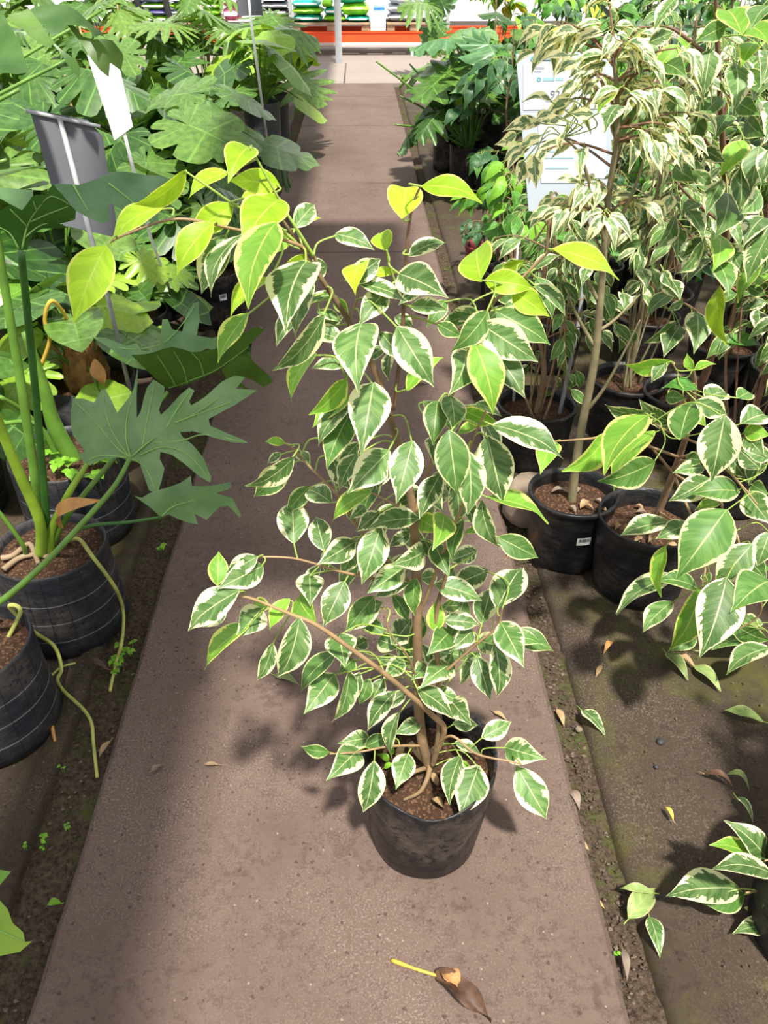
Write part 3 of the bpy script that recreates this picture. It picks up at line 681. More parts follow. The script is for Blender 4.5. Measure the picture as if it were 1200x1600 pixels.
# --- broad-leaved fig leaning out of the second black pot
o2 = V((.80, 1.80, BZ))
fig2 = thing('potted_weeping_fig', 'broad leaved variegated fig in the plain black pot at the right of the bed edge', 'potted plant', o2)
pot(fig2, .145, .128, .25, 'pot', soil_z=.19, seed=5, lip=False); litter(fig2, .12, .19, 9, 8)
sk2 = []
rootlimb(fig2, o2, [at(1003, 868, 1.80), at(1025, 810, 1.79), at(1052, 740, 1.75), at(1075, 670, 1.68), at(1085, 600, 1.64), at(1075, 560, 1.60)], .013, .004, 'bark', 'trunk', sk=sk2)
for pts in ([(1052, 740, 1.75), (1010, 690, 1.6), (985, 665, 1.5)], [(1062, 715, 1.7), (1100, 700, 1.55), (1045, 675, 1.45), (1020, 660, 1.4)],
            [(1060, 720, 1.72), (1120, 725, 1.5), (1160, 760, 1.4), (1185, 790, 1.35)], [(1085, 600, 1.64), (1070, 600, 1.55), (1050, 566, 1.5)],
            [(1052, 740, 1.75), (1120, 780, 1.5), (1130, 800, 1.42), (1155, 850, 1.35), (1140, 930, 1.3)], [(1052, 740, 1.75), (1100, 860, 1.5), (1095, 920, 1.4)],
            [(1030, 800, 1.78), (1055, 815, 1.65), (1075, 820, 1.55)], [(1155, 850, 1.35), (1190, 950, 1.4), (1150, 985, 1.42)], [(1062, 715, 1.7), (960, 680, 1.5), (925, 685, 1.45), (858, 690, 1.42)]):
    rootlimb(fig2, o2, [at(*p) for p in pts], .004, .0014, 'twig', sk=sk2)
G2 = {(900, 540, 4.0): """595,95,298,128,88,l 735,155,690,48,52,l 740,155,872,108,42,l 565,100,468,232,74,v 760,270,538,255,64,f 800,330,958,288,112,v 745,345,952,432,124,v 650,590,742,325,172,g
 690,385,818,505,84,l 932,435,845,854,236,v 602,480,388,343,96,v 437,420,178,378,84,v 447,435,160,785,172,l 497,535,213,893,105,l 497,725,148,862,155,g 185,560,-70,795,130,l
 802,760,608,790,94,v 835,830,583,972,145,v 1022,910,712,922,146,g 690,700,812,722,84,g 1030,490,1215,440,124,v 1050,530,1215,560,104,l 1150,770,1008,640,124,v 1215,700,1038,650,96,v
 1060,920,1215,1115,156,v 1160,740,1078,862,94,g 905,980,743,1022,64,l 577,1100,268,1177,114,v 560,320,690,330,80,g 530,450,600,520,110,g 960,690,1060,830,100,v 1100,870,1200,930,90,g
 -130,602,-225,790,128,l 1010,330,1100,290,90,g 1060,560,1180,700,110,v""",
 (900, 800, 4.0): """702,75,498,167,114,v 942,-15,628,414,286,g 1102,200,862,470,186,v 1215,120,1130,344,134,v 1205,350,1038,352,54,f 942,410,785,905,258,v 1215,430,978,605,225,g
 782,480,597,875,156,l 632,390,238,615,94,v 562,210,510,530,74,l 757,480,500,420,98,g 602,560,408,748,114,v 742,760,578,872,114,g 1167,690,1018,690,64,v 970,690,1215,812,114,g
 1132,790,848,842,84,g 1215,850,933,1003,114,v 720,870,828,993,74,g 830,440,800,372,64,g 1000,470,1100,540,120,g 1050,650,1150,720,80,v 900,560,1010,640,110,g 1080,300,1190,420,120,g
 700,640,850,700,90,g 1185,980,1058,1053,74,g 1070,1240,1215,1252,94,v 1110,1150,1215,1110,84,g"""}
def Y2(B, T, w_): return 1.52 - max(0, w_ - 20) * .0055 - max(0, B[0] - 1100) * .0004
traced_plant(fig2, o2, G2, Y2, sk2, 500, .52, .22, .04)
# --- the same kind near the lower right corner
o4 = V((.86, .76, BZ))
fig4 = thing('potted_weeping_fig', 'variegated fig reaching in from the lower right corner, pot mostly out of frame', 'potted plant', o4)
pot(fig4, .15, .13, .25, 'pot', soil_z=.2, seed=9, lip=False)
sk4 = []
rootlimb(fig4, o4, [o4 + V((0, 0, .2)), o4 + V((.01, .02, .4)), o4 + V((.04, .03, .6))], .011, .006, 'bark', 'trunk', sk=sk4)
for e in ((1165, 1395), (1195, 1345), (1198, 1430), (1195, 1490), (1198, 1570)):
    rootlimb(fig4, o4, [o4 + V((.01, .02, .42)), at(e[0] + 60, e[1] - 20, .80), at(e[0], e[1], .78)], .004, .0014, 'twig', sk=sk4)
G4 = {(990, 1240, 4.443): """930,460,652,185,152,v 832,440,538,343,104,l 965,560,546,505,134,v 732,660,231,692,212,v 772,700,478,768,124,g 965,830,652,993,144,l 965,930,688,962,114,v 975,1080,688,1080,146,v
 880,1230,664,1058,114,g 970,1480,743,1598,124,v 840,1240,680,1555,124,dry_leaf_grey 990,1250,870,1400,110,g 980,700,900,780,90,v"""}
traced_plant(fig4, o4, G4, lambda B, T, w_: .79, sk4, 700, .47, .2, .03)
# --- tall broad-leaved fig at the right edge
o3 = V(G(1066, 625, .2)); o3.z = BZ
fig3 = thing('potted_weeping_fig', 'tall variegated fig with large leaves along the right edge of the photo', 'potted plant', o3)
pot(fig3, .14, .12, .25, 'pot', soil_z=.19, seed=12)
sk3 = []; Yt = o3.y
rootlimb(fig3, o3, [o3 + V((0, 0, .18)), at(1100, 590, Yt - .02), at(1122, 500, Yt - .1), at(1132, 400, Yt - .2), at(1133, 300, Yt - .3), at(1128, 200, Yt - .38), at(1122, 100, Yt - .45), at(1118, -20, Yt - .5)], .017, .004, 'bark_red', 'trunk', sk=sk3)
for pts in ([(1132, 330, -.27), (1180, 270, -.35), (1215, 230, -.4)], [(1130, 260, -.33), (1090, 200, -.4), (1050, 140, -.42)], [(1130, 350, -.25), (1080, 310, -.32), (1040, 260, -.36), (1000, 170, -.4)],
            [(1130, 420, -.18), (1090, 380, -.28), (1045, 330, -.33)], [(1125, 470, -.13), (1160, 400, -.3), (1195, 390, -.36)], [(1118, 520, -.1), (1080, 480, -.2), (1040, 470, -.25), (1010, 490, -.3)],
            [(1128, 190, -.39), (1170, 60, -.42), (1200, 20, -.44)], [(1122, 100, -.45), (1060, 50, -.45), (1030, 40, -.45)], [(1128, 440, -.16), (1175, 470, -.25), (1190, 485, -.28)]):
    rootlimb(fig3, o3, [at(p[0], p[1], Yt + p[2]) for p in pts], .005, .0015, 'bark_red', sk=sk3)
G3 = {(800, 0, 3.0): """1075,160,985,38,112,l 1000,120,862,192,84,g 1205,30,1120,118,84,g 930,230,895,444,114,v 1045,295,1045,524,108,v 1190,240,1178,388,84,v 782,210,653,358,84,l 775,400,775,604,104,v
 880,530,824,760,108,v 577,470,488,694,94,g 692,430,588,614,98,v 977,455,873,562,84,g 505,390,393,534,58,l 500,500,430,604,78,p 640,200,764,145,64,v 772,-10,663,134,64,v 1095,665,978,820,98,l
 1160,685,1118,894,118,v 1072,785,1070,994,94,v 1162,900,1078,1002,84,v 1010,905,965,1104,134,g 987,845,903,1004,74,v 1182,1020,1083,1142,104,v 1205,480,1200,655,104,v 850,800,942,872,58,v
 907,1120,798,1204,74,v 962,1100,950,1265,98,l 1012,1140,1080,1282,84,v 810,980,902,1124,58,v 1152,200,1073,304,84,l 1205,1060,1108,1204,94,v 1205,700,1170,860,84,v 1100,330,1190,450,84,g
 1205,380,1130,450,84,v 1020,540,950,640,84,g 1100,560,1180,640,84,g 850,640,760,740,84,g 900,700,1000,760,70,v 760,780,860,850,84,g 1060,480,1160,540,80,g 720,300,820,360,80,g 1110,120,1205,190,84,l""",
 (1000, 260, 5.333): """735,640,817,905,156,v 640,790,752,1055,164,g 1010,770,800,1125,114,l 662,1000,692,1485,124,y 470,1215,460,1545,194,v 985,1200,990,1445,144,v 340,1330,198,1574,174,v
 300,1290,48,1484,86,v 1000,430,870,694,154,g 1075,560,880,955,174,v 530,620,318,905,86,v 560,700,338,934,94,v 602,770,378,964,84,v 200,870,312,1114,84,v 290,420,143,694,114,v 320,490,308,755,128,v
 270,240,178,444,114,p 160,290,68,474,94,p 370,355,532,614,84,v 0,850,62,1014,104,v 90,850,162,1044,84,v 287,1040,43,1244,104,g 357,1130,228,1204,68,v 730,1470,1014,1492,84,f 1080,900,960,1000,100,l
 900,1000,1050,1080,90,g 1010,1250,900,1350,80,g 560,400,420,560,110,g 480,300,350,380,100,g"""}
def Y3(B, T, w_):
    t = min(1, max(0, (600 - B[1]) / 600)); return Yt - .25 - .40 * t
traced_plant(fig3, o3, G3, Y3, sk3, 900, .5, .2, .06)

# --- generated figs: trunk, boughs, twigs with drooping leaves
def gen_fig(name, label, base, pr, ph, trunk, crown, nb, nleaf, kind, llen, seed, bark='bark', potm='pot', group=None, wood=.012, near=True, droop=.8, soil=True, lowfrac=.25, cat='potted plant', stems=0, branch_mat=None):
    random.seed(seed)
    base = V(base); t = thing(name, label, cat, base, group)
    if pr: pot(t, pr, pr * .86, ph, potm, seed=seed, soil=soil)
    tr = smooth_line([V(p) for p in trunk], 5)
    b = MB(); b.tube([p - base for p in tr], taper(len(tr), wood, wood * .35), 7); b.build('trunk', bark, t)
    for i in range(stems):
        q = tr[0] + V((U(-.05, .05), U(-.05, .05), 0)); e2 = tr[int(len(tr) * U(.5, .9))] + V((U(-.16, .16), U(-.12, .12), U(-.05, .1)))
        ln = smooth_line([q, q.lerp(e2, .5) + V((U(-.04, .04), U(-.04, .04), 0)), e2], 5); b = MB(); b.tube([p - base for p in ln], taper(len(ln), wood * U(.25, .5), .0015), 5); b.build('side_stem', random.choice([bark, 'twig']), t)
    cx, cr = V(crown[0]), V(crown[1])
    ends = []
    for i in range(nb):
        while True:
            q = V((U(-1, 1), U(-1, 1), U(-1, 1)))
            if .35 < q.length < 1: break
        e = cx + V((q.x * cr.x, q.y * cr.y, q.z * cr.z))
        s = tr[int(len(tr) * U(lowfrac, .98))]
        cands = [p for p in tr[int(len(tr) * lowfrac):] if p.z < e.z + .05] or tr[-3:]
        s = min(cands, key=lambda p: (p - e).length + U(0, .1))
        md = s.lerp(e, .55) + V((0, 0, .12 * (e - s).length))
        ln = smooth_line([s, md, e], 6); b = MB(); b.tube([p - base for p in ln], taper(len(ln), wood * .26, .0012), 5); b.build('branch', branch_mat or bark, t)
        ends.append(ln)
    per = nleaf // nb
    for ln in ends:
        side = 1
        for j in range(per):
            f = U(.25, 1.0) if j else 1.0; k = min(len(ln) - 2, int(f * (len(ln) - 1))); p = ln[k].lerp(ln[k + 1], U(0, 1))
            d = (ln[k + 1] - ln[k]).normalized(); sd = d.cross(ZZ); sd = sd.normalized() if sd.length > .01 else V((1, 0, 0))
            side = -side; out = (p - cx); out.z = 0
            dr = d * U(.1, .7) + sd * side * U(.3, 1) + V((0, 0, -U(.3, 1.2) * droop)) + (out.normalized() * .35 if out.length > .01 else V())
            L = llen * U(.72, 1.2); dr = dr.normalized()
            n = V((U(-.5, .5), U(-.6, .3), 1)) - V((0, .55, 0))
            put_leaf(t, kind if isinstance(kind, str) else random.choice(kind), p - base + dr * L * .2, dr, n, L, near)
    return t
# the pale one in the black pot with the sticker
o1 = V((.615, 1.945, BZ))
Yp = 1.945
pale = gen_fig('potted_weeping_fig', 'cream leaved weeping fig with a straight pale trunk in the stickered black pot', o1, .128, .24,
    [o1 + V((.0, 0, .17)), at(905, 690, Yp), at(928, 570, Yp), at(938, 470, Yp), at(945, 380, Yp), at(952, 300, Yp), at(965, 200, Yp), at(960, 90, Yp)],
    (at(920, 190, Yp) + V((.02, .08, 0)), (.24, .22, .26)), 42, 300, 'pale', .074, 41, 'bark_pale', wood=.0135, lowfrac=.55, droop=.55, branch_mat='bark_red')
sticker(pale, .1225, .13, -PI / 2 + .12)
litter(pale, .1, .195, 8, 2)
skp = []
for pts in ([(945, 380, 0), (925, 300, -.02), (905, 240, -.04), (880, 215, -.06)], [(945, 390, 0), (975, 330, -.02), (1000, 270, -.03), (1015, 200, -.03)], [(918, 640, 0), (945, 605, -.02), (975, 550, -.04), (1000, 500, -.05)],
            [(930, 520, 0), (960, 500, .02), (1000, 460, .05)], [(928, 540, 0), (900, 490, .01), (885, 450, .02)], [(935, 470, 0), (905, 420, 0), (880, 400, 0)]):
    rootlimb(pale, o1, [at(p[0], p[1], Yp + p[2]) for p in pts], .006, .0016, 'bark_pale', sk=skp)
GP = {(650, 380, 2.182): """590,75,565,140,40,v 845,95,880,160,36,v 705,170,712,225,40,v 870,125,902,190,40,v""",
 (780, 70, 6.0): """230,1085,160,1330,120,p 330,1040,345,1340,140,p 620,810,570,1005,60,p 250,960,60,1190,70,p 400,735,30,800,110,p 390,850,180,960,90,p 160,840,-30,940,110,p 1130,570,985,790,170,v
  720,150,540,270,110,p 780,240,660,300,90,p 700,330,580,470,80,p 500,530,220,520,55,p 660,500,460,640,80,p 880,650,660,640,100,p 480,640,340,700,80,p 590,700,380,720,80,p 650,100,410,130,60,p"""}
traced_plant(pale, o1, GP, lambda B, T, w_: Yp - .22, skp, 1200, .42, .2, .03)
# stone set behind that pot
b = MB(); bm_vs = []
for i in range(7):
    for k in range(12):
        q = 2 * PI * k / 12; z = .15 * i / 6; r = .075 * (1 - .18 * (i / 6) ** 3) * (1 + .10 * noise.noise(V((math.cos(q), math.sin(q), z * 8)))) * (1 if 0 < i < 6 else .82)
        bm_vs.append((r * math.cos(q) * 1.15, r * math.sin(q), z))
b.add(bm_vs, [(i * 12 + k, i * 12 + (k + 1) % 12, (i + 1) * 12 + (k + 1) % 12, (i + 1) * 12 + k) for i in range(6) for k in range(12)] + [tuple(72 + k for k in range(12))])
tag(b.build('stone_block', 'stone', loc=(.535, 2.14, -.012)), 'rounded tan stone behind the stickered pot beside the path', 'stone')

def P0(px, py, z=0.2):
    p = G(px, py, z); return V((p.x, p.y, BZ))
def up(base, h, lean=(0, 0), k=4, wig=.02):
    return [V((base.x + lean[0] * i / k + U(-wig, wig) * (0 < i), base.y + lean[1] * i / k + U(-wig, wig) * (0 < i), base.z + .17 + (h - .17) * i / k)) for i in range(k + 1)]
# rows behind: each its own pot and crown
rows = [
 # base px,py (at soil height), height, crown dz, radius, kind, leaf len, n branches, n leaves, bark, label
 ((838, 640), .95, .68, (.24, .24, .34), ['var', 'var_green'], .075, 14, 120, 'bark', 'twisted trunk variegated fig behind the stickered pot'),
 ((980, 600), 1.25, .95, (.28, .28, .36), ['var', 'pale', 'var_green'], .075, 16, 140, 'bark_pale', 'variegated fig standing right behind the cream leaved fig'),
 ((1160, 700), 1.1, .85, (.22, .25, .32), ['var', 'var_green'], .085, 12, 90, 'bark_red', 'variegated fig half hidden behind the broad leaved fig'),
 ((1010, 500), 1.35, 1.0, (.32, .3, .40), ['var_green', 'pale', 'pale'], .075, 16, 150, 'bark', 'bushy cream variegated fig in the third row on the right'),
 ((1130, 545), 1.35, 1.0, (.32, .3, .42), ['var_green', 'var'], .085, 16, 130, 'bark_red', 'dark stemmed variegated fig behind the tall right edge fig'),
 ((865, 500), .85, .7, (.24, .24, .28), ['fig_green', 'var_green'], .085, 14, 110, 'bark', 'many stemmed green fig below the white information sign'),
 ((800, 430), .75, .62, (.26, .3, .25), ['fig_green', 'fig_lime'], .10, 14, 100, 'bark', 'bright green fig left of the white information sign'),
 ((930, 420), 1.2, .95, (.4, .35, .40), ['fig_green', 'fig_dark'], .09, 18, 150, 'bark', 'green fig with dense crown behind the white information sign'),
 ((1060, 420), 1.4, 1.05, (.45, .4, .45), ['fig_green', 'fig_dark', 'var_green'], .09, 18, 150, 'bark_red', 'dark green fig filling the gap at upper right'),
 ((1190, 430), 1.5, 1.1, (.45, .4, .5), ['fig_green', 'fig_dark'], .09, 18, 150, 'bark_red', 'dark green fig in the top right corner'),
]
for i, ((px, py), hh, cz, cr, kd, ll, nb, nl, bk, lab) in enumerate(rows):
    bs = P0(px, py); random.seed(200 + i)
    gen_fig('potted_weeping_fig', lab, bs, .135, .24, up(bs, hh, (U(-.04, .04), U(-.06, .02))), (bs + V((0, -.03, cz - .04)), (cr[0] * 1.12, cr[1] * 1.12, cr[2] * 1.15)), nb + 8, int(nl * 1.7), kd, ll, 210 + i, bk, wood=.012, near=i < 5, lowfrac=.4, stems=7)
# crown of the corner fig, mostly beyond the frame, and neighbours to its right
random.seed(61)
for k in range(10):
    s0 = o4 + V((.02, .03, U(.45, .62))); e = o4 + V((U(.02, .3), U(-.2, .25), U(.55, .85)))
    ln = rootlimb(fig4, o4, [s0, s0.lerp(e, .5) + V((0, 0, .04)), e], .003, .0012, 'twig')
    for j in range(7):
        p = ln[int(U(3, len(ln) - 1))]; dr = V((U(-.3, 1), U(-1, 1), -U(.1, .8)))
        put_leaf(fig4, random.choice(['var', 'var', 'var_lime']), p - o4 + dr.normalized() * .02, dr, V((U(-.4, .4), U(-.6, .2), 1)), U(.08, .11))
for i, (x, y, lab) in enumerate(((1.42, 1.35, 'variegated fig to the right of the broad leaved fig, beyond the frame edge'), (1.5, 2.05, 'variegated fig two pots right of the stickered pot'), (1.62, 2.75, 'variegated fig at the right behind the tall right edge fig'), (1.5, .75, 'variegated fig beyond the lower right corner fig'))):
    bs = V((x, y, BZ)); random.seed(640 + i)
    gen_fig('potted_weeping_fig', lab, bs, .14, .25, up(bs, 1.1, (U(-.04, .04), U(-.04, .04))), (bs + V((0, 0, .82)), (.26, .26, .34)), 14, 120, ['var', 'var_green'], .095, 650 + i, 'bark', wood=.012, lowfrac=.3, stems=2)

# ------------------------------------------------------------------ broad-leaved plants: leaf templates
def lobed_mesh(kind, nl=5, depth=.6, width=.55, back=.35, droop=.35, cup=.15, sharp=3.0, seed=0, radial=3, per=7, wavy=.0, hole=False, swept=.0):
    """broad leaf of length 1 along +Y from the stalk joint, face +Z"""
    b = MB()
    for sg in (1, -1):
        rows = []
        total = nl * per
        for i in range(total + 1):
            f = i / total                      # 0 at the back lobe, 1 at the tip
            phi = math.radians(172) * (1 - f)
            hw = math.sin(phi)
            r = back + (1 - back) * (f ** 1.6)
            r = r * (1 + width * math.sin(PI * min(1, f * 1.1)) ** 1.2)
            r = min(r, 1.0 + .0 * f) if f > .9 else r
            E = V((r * math.sin(phi) * width * 1.45, r * math.cos(phi), 0))
            my = max(0, (f - .42) / .58) ** 1.0 * .86
            Mi = V((0, my, 0))
            p = (f * nl) % 1.0 if i < total else 1.0
            edge = abs(2 * p - 1) ** sharp
            if f < .03 or f > .985: edge *= .2
            dep_ = depth * (.55 + .45 * math.sin(PI * min(1, .15 + f)))
            k = 1 - dep_ * edge
            E2 = Mi + (E - Mi) * k
            E2 += V((0, -swept * (1 - edge) * .1, 0))
            for j in range(radial + 1):
                t = j / radial
                q = Mi.lerp(E2, t)
                q.z = -droop * (q.y * q.y) * .6 - cup * abs(q.x) * 1.2 + wavy * math.sin(f * nl * 2 * PI + seed) * t * t * .25 + (.04 * t * (1 - edge))
                rows.append(((q.x * sg, q.y, q.z), (t, p)))
        m = radial + 1
        fs = []
        for i in range(total):
            for j in range(radial):
                a, bb, c, d = i * m + j, i * m + j + 1, (i + 1) * m + j + 1, (i + 1) * m + j
                fs.append((a, bb, c, d) if sg < 0 else (a, d, c, bb))
        b.add([r_[0] for r_ in rows], fs, [r_[1] for r_ in rows])
    return b.mesh('leaf', kind)
BT = {
 'monstera': [lobed_mesh('monstera', 5, .62, .58, .42, .35, .25, 4, i) for i in range(1)] + [lobed_mesh('monstera', 6, .55, .52, .38, .6, .45, 5, 2), lobed_mesh('monstera', 4, .45, .55, .45, .3, .1, 5, 1), lobed_mesh('monstera', 5, .5, .55, .4, .9, .7, 5, 3)],
 'selloum': [lobed_mesh('selloum', 7, .68, .52, .45, .35, .2, 2.2, 1, wavy=.25), lobed_mesh('selloum', 8, .72, .48, .4, .6, .4, 2.0, 2, wavy=.3), lobed_mesh('selloum', 6, .62, .56, .5, .2, .1, 2.4, 3, wavy=.2)],
 'heart': [lobed_mesh('heart', 3, .06, .55, .36, .3, .1, 2, 1, per=5), lobed_mesh('heart', 3, .05, .48, .3, .55, .3, 2, 2, per=5), lobed_mesh('heart', 3, .05, .42, .25, .2, -.15, 2, 3, per=5)],
 'lime_philo': [lobed_mesh('lime_philo', 7, .66, .52, .45, .4, .2, 2.2, 1, wavy=.2), lobed_mesh('lime_philo', 3, .05, .5, .35, .4, .2, 2, 2, per=5)],
 'philo': [lobed_mesh('philo', 6, .55, .55, .45, .4, .2, 2.2, 1, wavy=.3), lobed_mesh('philo', 7, .6, .5, .4, .6, .4, 2.2, 4, wavy=.35)],
 'palmate': [lobed_mesh('selloum', 9, .86, .62, .6, .35, .15, 1.4, 1, per=6), lobed_mesh('selloum', 8, .84, .6, .6, .6, .35, 1.4, 2, per=6)],
}
def put_broad(parent, kind, pos, d, n, size, ws=1.0):
    s, d, n = basis(d, n); me = random.choice(BT[kind])
    m = Matrix((s * size * ws, d * size, n * size)).transposed().to_4x4(); m.translation = pos
    return link('leaf', me, parent, mw=m)
def aroid(name, label, base, pr, ph, n, kind, size, height, spread, seed, stalk='stalk', potm='pot', group=None, srad=.005, cat='potted plant', stake=False, up_=0.35):
    random.seed(seed); base = V(base); t = thing(name, label, cat, base, group)
    pot(t, pr, pr * .9, ph, potm, seed=seed, lip=False)
    a0 = U(0, 6)
    for i in range(n):
        a = a0 + i * 2.4 + U(-.3, .3); f = (i + .5) / n
        hh = height * (1.0 - .55 * f + U(-.08, .08)); sp_ = spread * (.35 + .75 * f + U(-.1, .1))
        o = V((math.cos(a), math.sin(a), 0)); s = V((0, 0, ph - .05)) + o * .02
        e = V((0, 0, max(ph * .9, hh))) + o * sp_
        md = s.lerp(e, .55) + V((0, 0, .12 * height)) - o * sp_ * .2
        ln = smooth_line([s, md, e], 5)
        b = MB(); b.tube(ln, taper(len(ln), srad * 1.3, srad * .7), 5, caps=False); b.build('stalk', stalk, t)
        tilt = U(-.6, .25) - .35 * f
        d = o * 1.0 + V((0, 0, tilt)); nn = V((U(-.3, .3), U(-.5, .1), 1)) + o * up_
        put_broad(t, kind if isinstance(kind, str) else random.choice(kind), e, d, nn, size * U(.75, 1.15))
    if stake:
        b = MB(); b.tube([(.02, .02, ph - .1), (.02, .02, height * .95)], .008, 6); b.build('stake', 'bamboo', t)
    return t

# traced blades (outline seen in the photograph, set in its own plane in space)
def poly_leaf(parent, org, patches, stalk=None, bump=.012, thick=.0012):
    """patches: (outline pixels, centre depth, normal, material); veins: list of pixel lines on the first patch"""
    for (pts, d0, nrm, mat, veins, cup) in patches:
        cxp = sum(p[0] for p in pts) / len(pts); cyp = sum(p[1] for p in pts) / len(pts)
        C0 = atd(cxp, cyp, d0); n = V(nrm).normalized()
        def onp(p, lift=0):
            r = ray(*p); t = (C0 - CAMP).dot(n) / r.dot(n); q = CAMP + r * t
            dd = (q - C0).length
            return q - n * (cup * dd * dd) + n * (.018 * noise.noise(q * 11)) + n * lift - org
        loop = [V((p[0], -p[1])) for p in pts]
        # dense interior by slicing: triangulate then subdivide in pixel space
        bm = bmesh.new(); vs_ = [bm.verts.new((p[0], p[1], 0)) for p in pts]
        ed = [bm.edges.new((vs_[i], vs_[(i + 1) % len(vs_)])) for i in range(len(vs_))]
        bmesh.ops.triangle_fill(bm, use_beauty=True, use_dissolve=False, edges=ed)
        for _ in range(2):
            long_ = [e for e in bm.edges if (e.verts[0].co - e.verts[1].co).length > 16]
            if long_: bmesh.ops.subdivide_edges(bm, edges=long_, cuts=1); bmesh.ops.triangulate(bm, faces=bm.faces[:])
        for v in bm.verts: v.co = onp((v.co.x, v.co.y))
        bmesh.ops.recalc_face_normals(bm, faces=bm.faces[:])
        me = bpy.data.meshes.new('leaf'); bm.to_mesh(me); bm.free(); me.uv_layers.new(name='UVMap')
        for l in me.uv_layers[0].data: l.uv = (.3, .2)
        me.materials.append(MATS[mat])
        me.polygons.foreach_set('use_smooth', [True] * len(me.polygons))
        o = link('leaf', me, parent)
        sg = 1 if n.dot(CAMP - C0) > 0 else -1
        for vl in veins:
            ln = smooth_line([onp(p, .0006 * sg) for p in vl], 4)
            b = MB(); b.tube(ln, taper(len(ln), .0024, .0008), 5); b.build('vein', 'vein', o)
    return o
def Z2(ox, oy, s, txt): return [(ox + float(a) / s, oy + float(c) / s) for a, c in (t.split(',') for t in txt.split())]
def stalk_px(parent, org, pts, r0, r1, mat, name='stalk'):
    ln = smooth_line([V(p) for p in pts], 6); b = MB(); b.tube([p - org for p in ln], taper(len(ln), r0, r1), 8); b.build(name, mat, parent); return ln

# --- philodendron in the lower left pot; its long stalk swings out to the lobed leaf over the path
oB = V((-.915, 1.325, BZ))
phB = thing('potted_philodendron', 'philodendron in the lowest left pot, long arching stalk to a big lobed leaf', 'potted plant', oB)
pot(phB, .145, .155, .27, 'bag_grid', seed=3, lip=False)
oA = V((-.835, 1.685, BZ))
phA = thing('potted_philodendron', 'philodendron with thick green stalks in the grid-lined black pot beside the path', 'potted plant', oA)
pot(phA, .145, .158, .27, 'bag_grid', seed=7, lip=False, soil_z=.24)
up_cam = V((-.05, -.62, .8))
p1 = Z2(0, 350, 3, "560,1085 480,1095 415,1128 385,1110 360,1072 390,1058 372,1030 335,985 325,930 318,860 325,800 375,800 430,825 465,770 490,770 520,820 555,890 570,870 610,820 630,780 640,665 646,760 642,908 660,880 690,770 720,730 770,760 765,800 745,870 755,895 780,870 840,790 880,755 905,770 880,820 890,840 960,800 1040,735 1100,705 1145,708 1130,735 1105,770 1200,765 1160,800 1100,845 1040,875 975,910 985,945 1060,975 1130,1000 1160,1018 1090,1018 1000,1000 900,965 840,970 850,990 900,1030 950,1090 985,1180 980,1205 930,1180 860,1120 800,1075 745,1060 740,1090 765,1140 750,1200 730,1260 690,1240 650,1130 640,1100 600,1100")
J = (603, 1085)
v1 = [Z2(0, 350, 3, t) for t in ("603,1085 720,1000 880,900 1010,820 1135,715", "603,1085 540,1040 440,920 335,815", "603,1085 590,1000 600,900 632,800", "660,1040 690,920 725,745", "780,960 820,880 885,770", "603,1085 560,1030 510,930 478,785", "820,930 930,880 1060,840 1185,772", "720,1020 850,1010 960,985 1140,1015", "640,1075 760,1040 880,1080 975,1190", "610,1090 670,1130 720,1240", "590,1085 480,1080 400,1105")]
poly_leaf(phB, oB, [(p1, 1.86, up_cam, 'philo', v1, .25)])
jB = at(203, 718, 1.50)
stalk_px(phB, oB, [oB + V((.02, .0, .24)), at(-60, 968, 1.34), at(0, 940, 1.36), at(70, 880, 1.40), at(140, 805, 1.46), at(180, 758, 1.51), at(203, 716, 1.56)], .009, .005, 'stalk')
p2lo = [(205, 556), (212, 562), (235, 585), (263, 612), (300, 597), (337, 578), (372, 556), (392, 560), (428, 597), (412, 606), (380, 588), (365, 590), (395, 615), (360, 600), (345, 575), (395, 540), (415, 520), (402, 512), (368, 528), (345, 543), (322, 546), (300, 551), (270, 545), (240, 550)]
p2up = [(140, 522), (165, 528), (196, 540), (214, 536), (222, 548), (248, 548), (250, 528), (254, 500), (262, 498), (268, 512), (284, 515), (290, 490), (302, 474), (310, 472), (311, 500), (307, 522), (330, 524), (345, 520), (362, 528), (402, 510), (410, 505), (395, 522), (368, 532), (346, 546), (322, 540), (300, 553), (268, 560), (243, 562), (215, 558), (190, 556), (170, 542)]
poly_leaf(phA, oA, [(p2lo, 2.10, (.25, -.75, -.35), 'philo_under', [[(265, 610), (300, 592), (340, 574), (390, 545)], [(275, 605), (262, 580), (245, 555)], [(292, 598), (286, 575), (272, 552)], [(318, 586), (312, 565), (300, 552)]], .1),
                    (p2up, 2.12, (.05, -.5, .85), 'philo', [[(145, 524), (200, 545), (260, 530), (305, 478)]], .2)])
stalk_px(phA, oA, [oA + V((0, .0, .25)), at(110, 800, 1.66), at(200, 690, 1.75), at(262, 612, 1.85)], .008, .005, 'stalk')
p4 = Z2(0, 700, 2.667, "555,190 590,200 620,185 700,160 750,140 795,115 800,160 850,165 895,160 960,140 962,165 900,190 970,210 1005,280 1000,292 950,240 915,245 860,300 810,270 825,318 770,300 700,270 670,285 620,240")
poly_leaf(phA, oA, [(p4, 2.18, (.1, -.5, .8), 'philo', [Z2(0, 700, 2.667, "668,283 720,240 800,220 950,170")], .4)])
stalk_px(phA, oA, [oA + V((.02, -.02, .25)), at(105, 840, 1.62), at(140, 822, 1.66), at(200, 816, 1.70), at(252, 808, 1.75)], .006, .004, 'stalk_dark')
p3lo = Z2(0, 240, 3.75, "0,345 60,300 130,335 190,240 215,230 260,235 310,178 360,230 445,330 440,380 350,405 400,430 250,450 200,480 160,570 110,570 80,520 0,445")
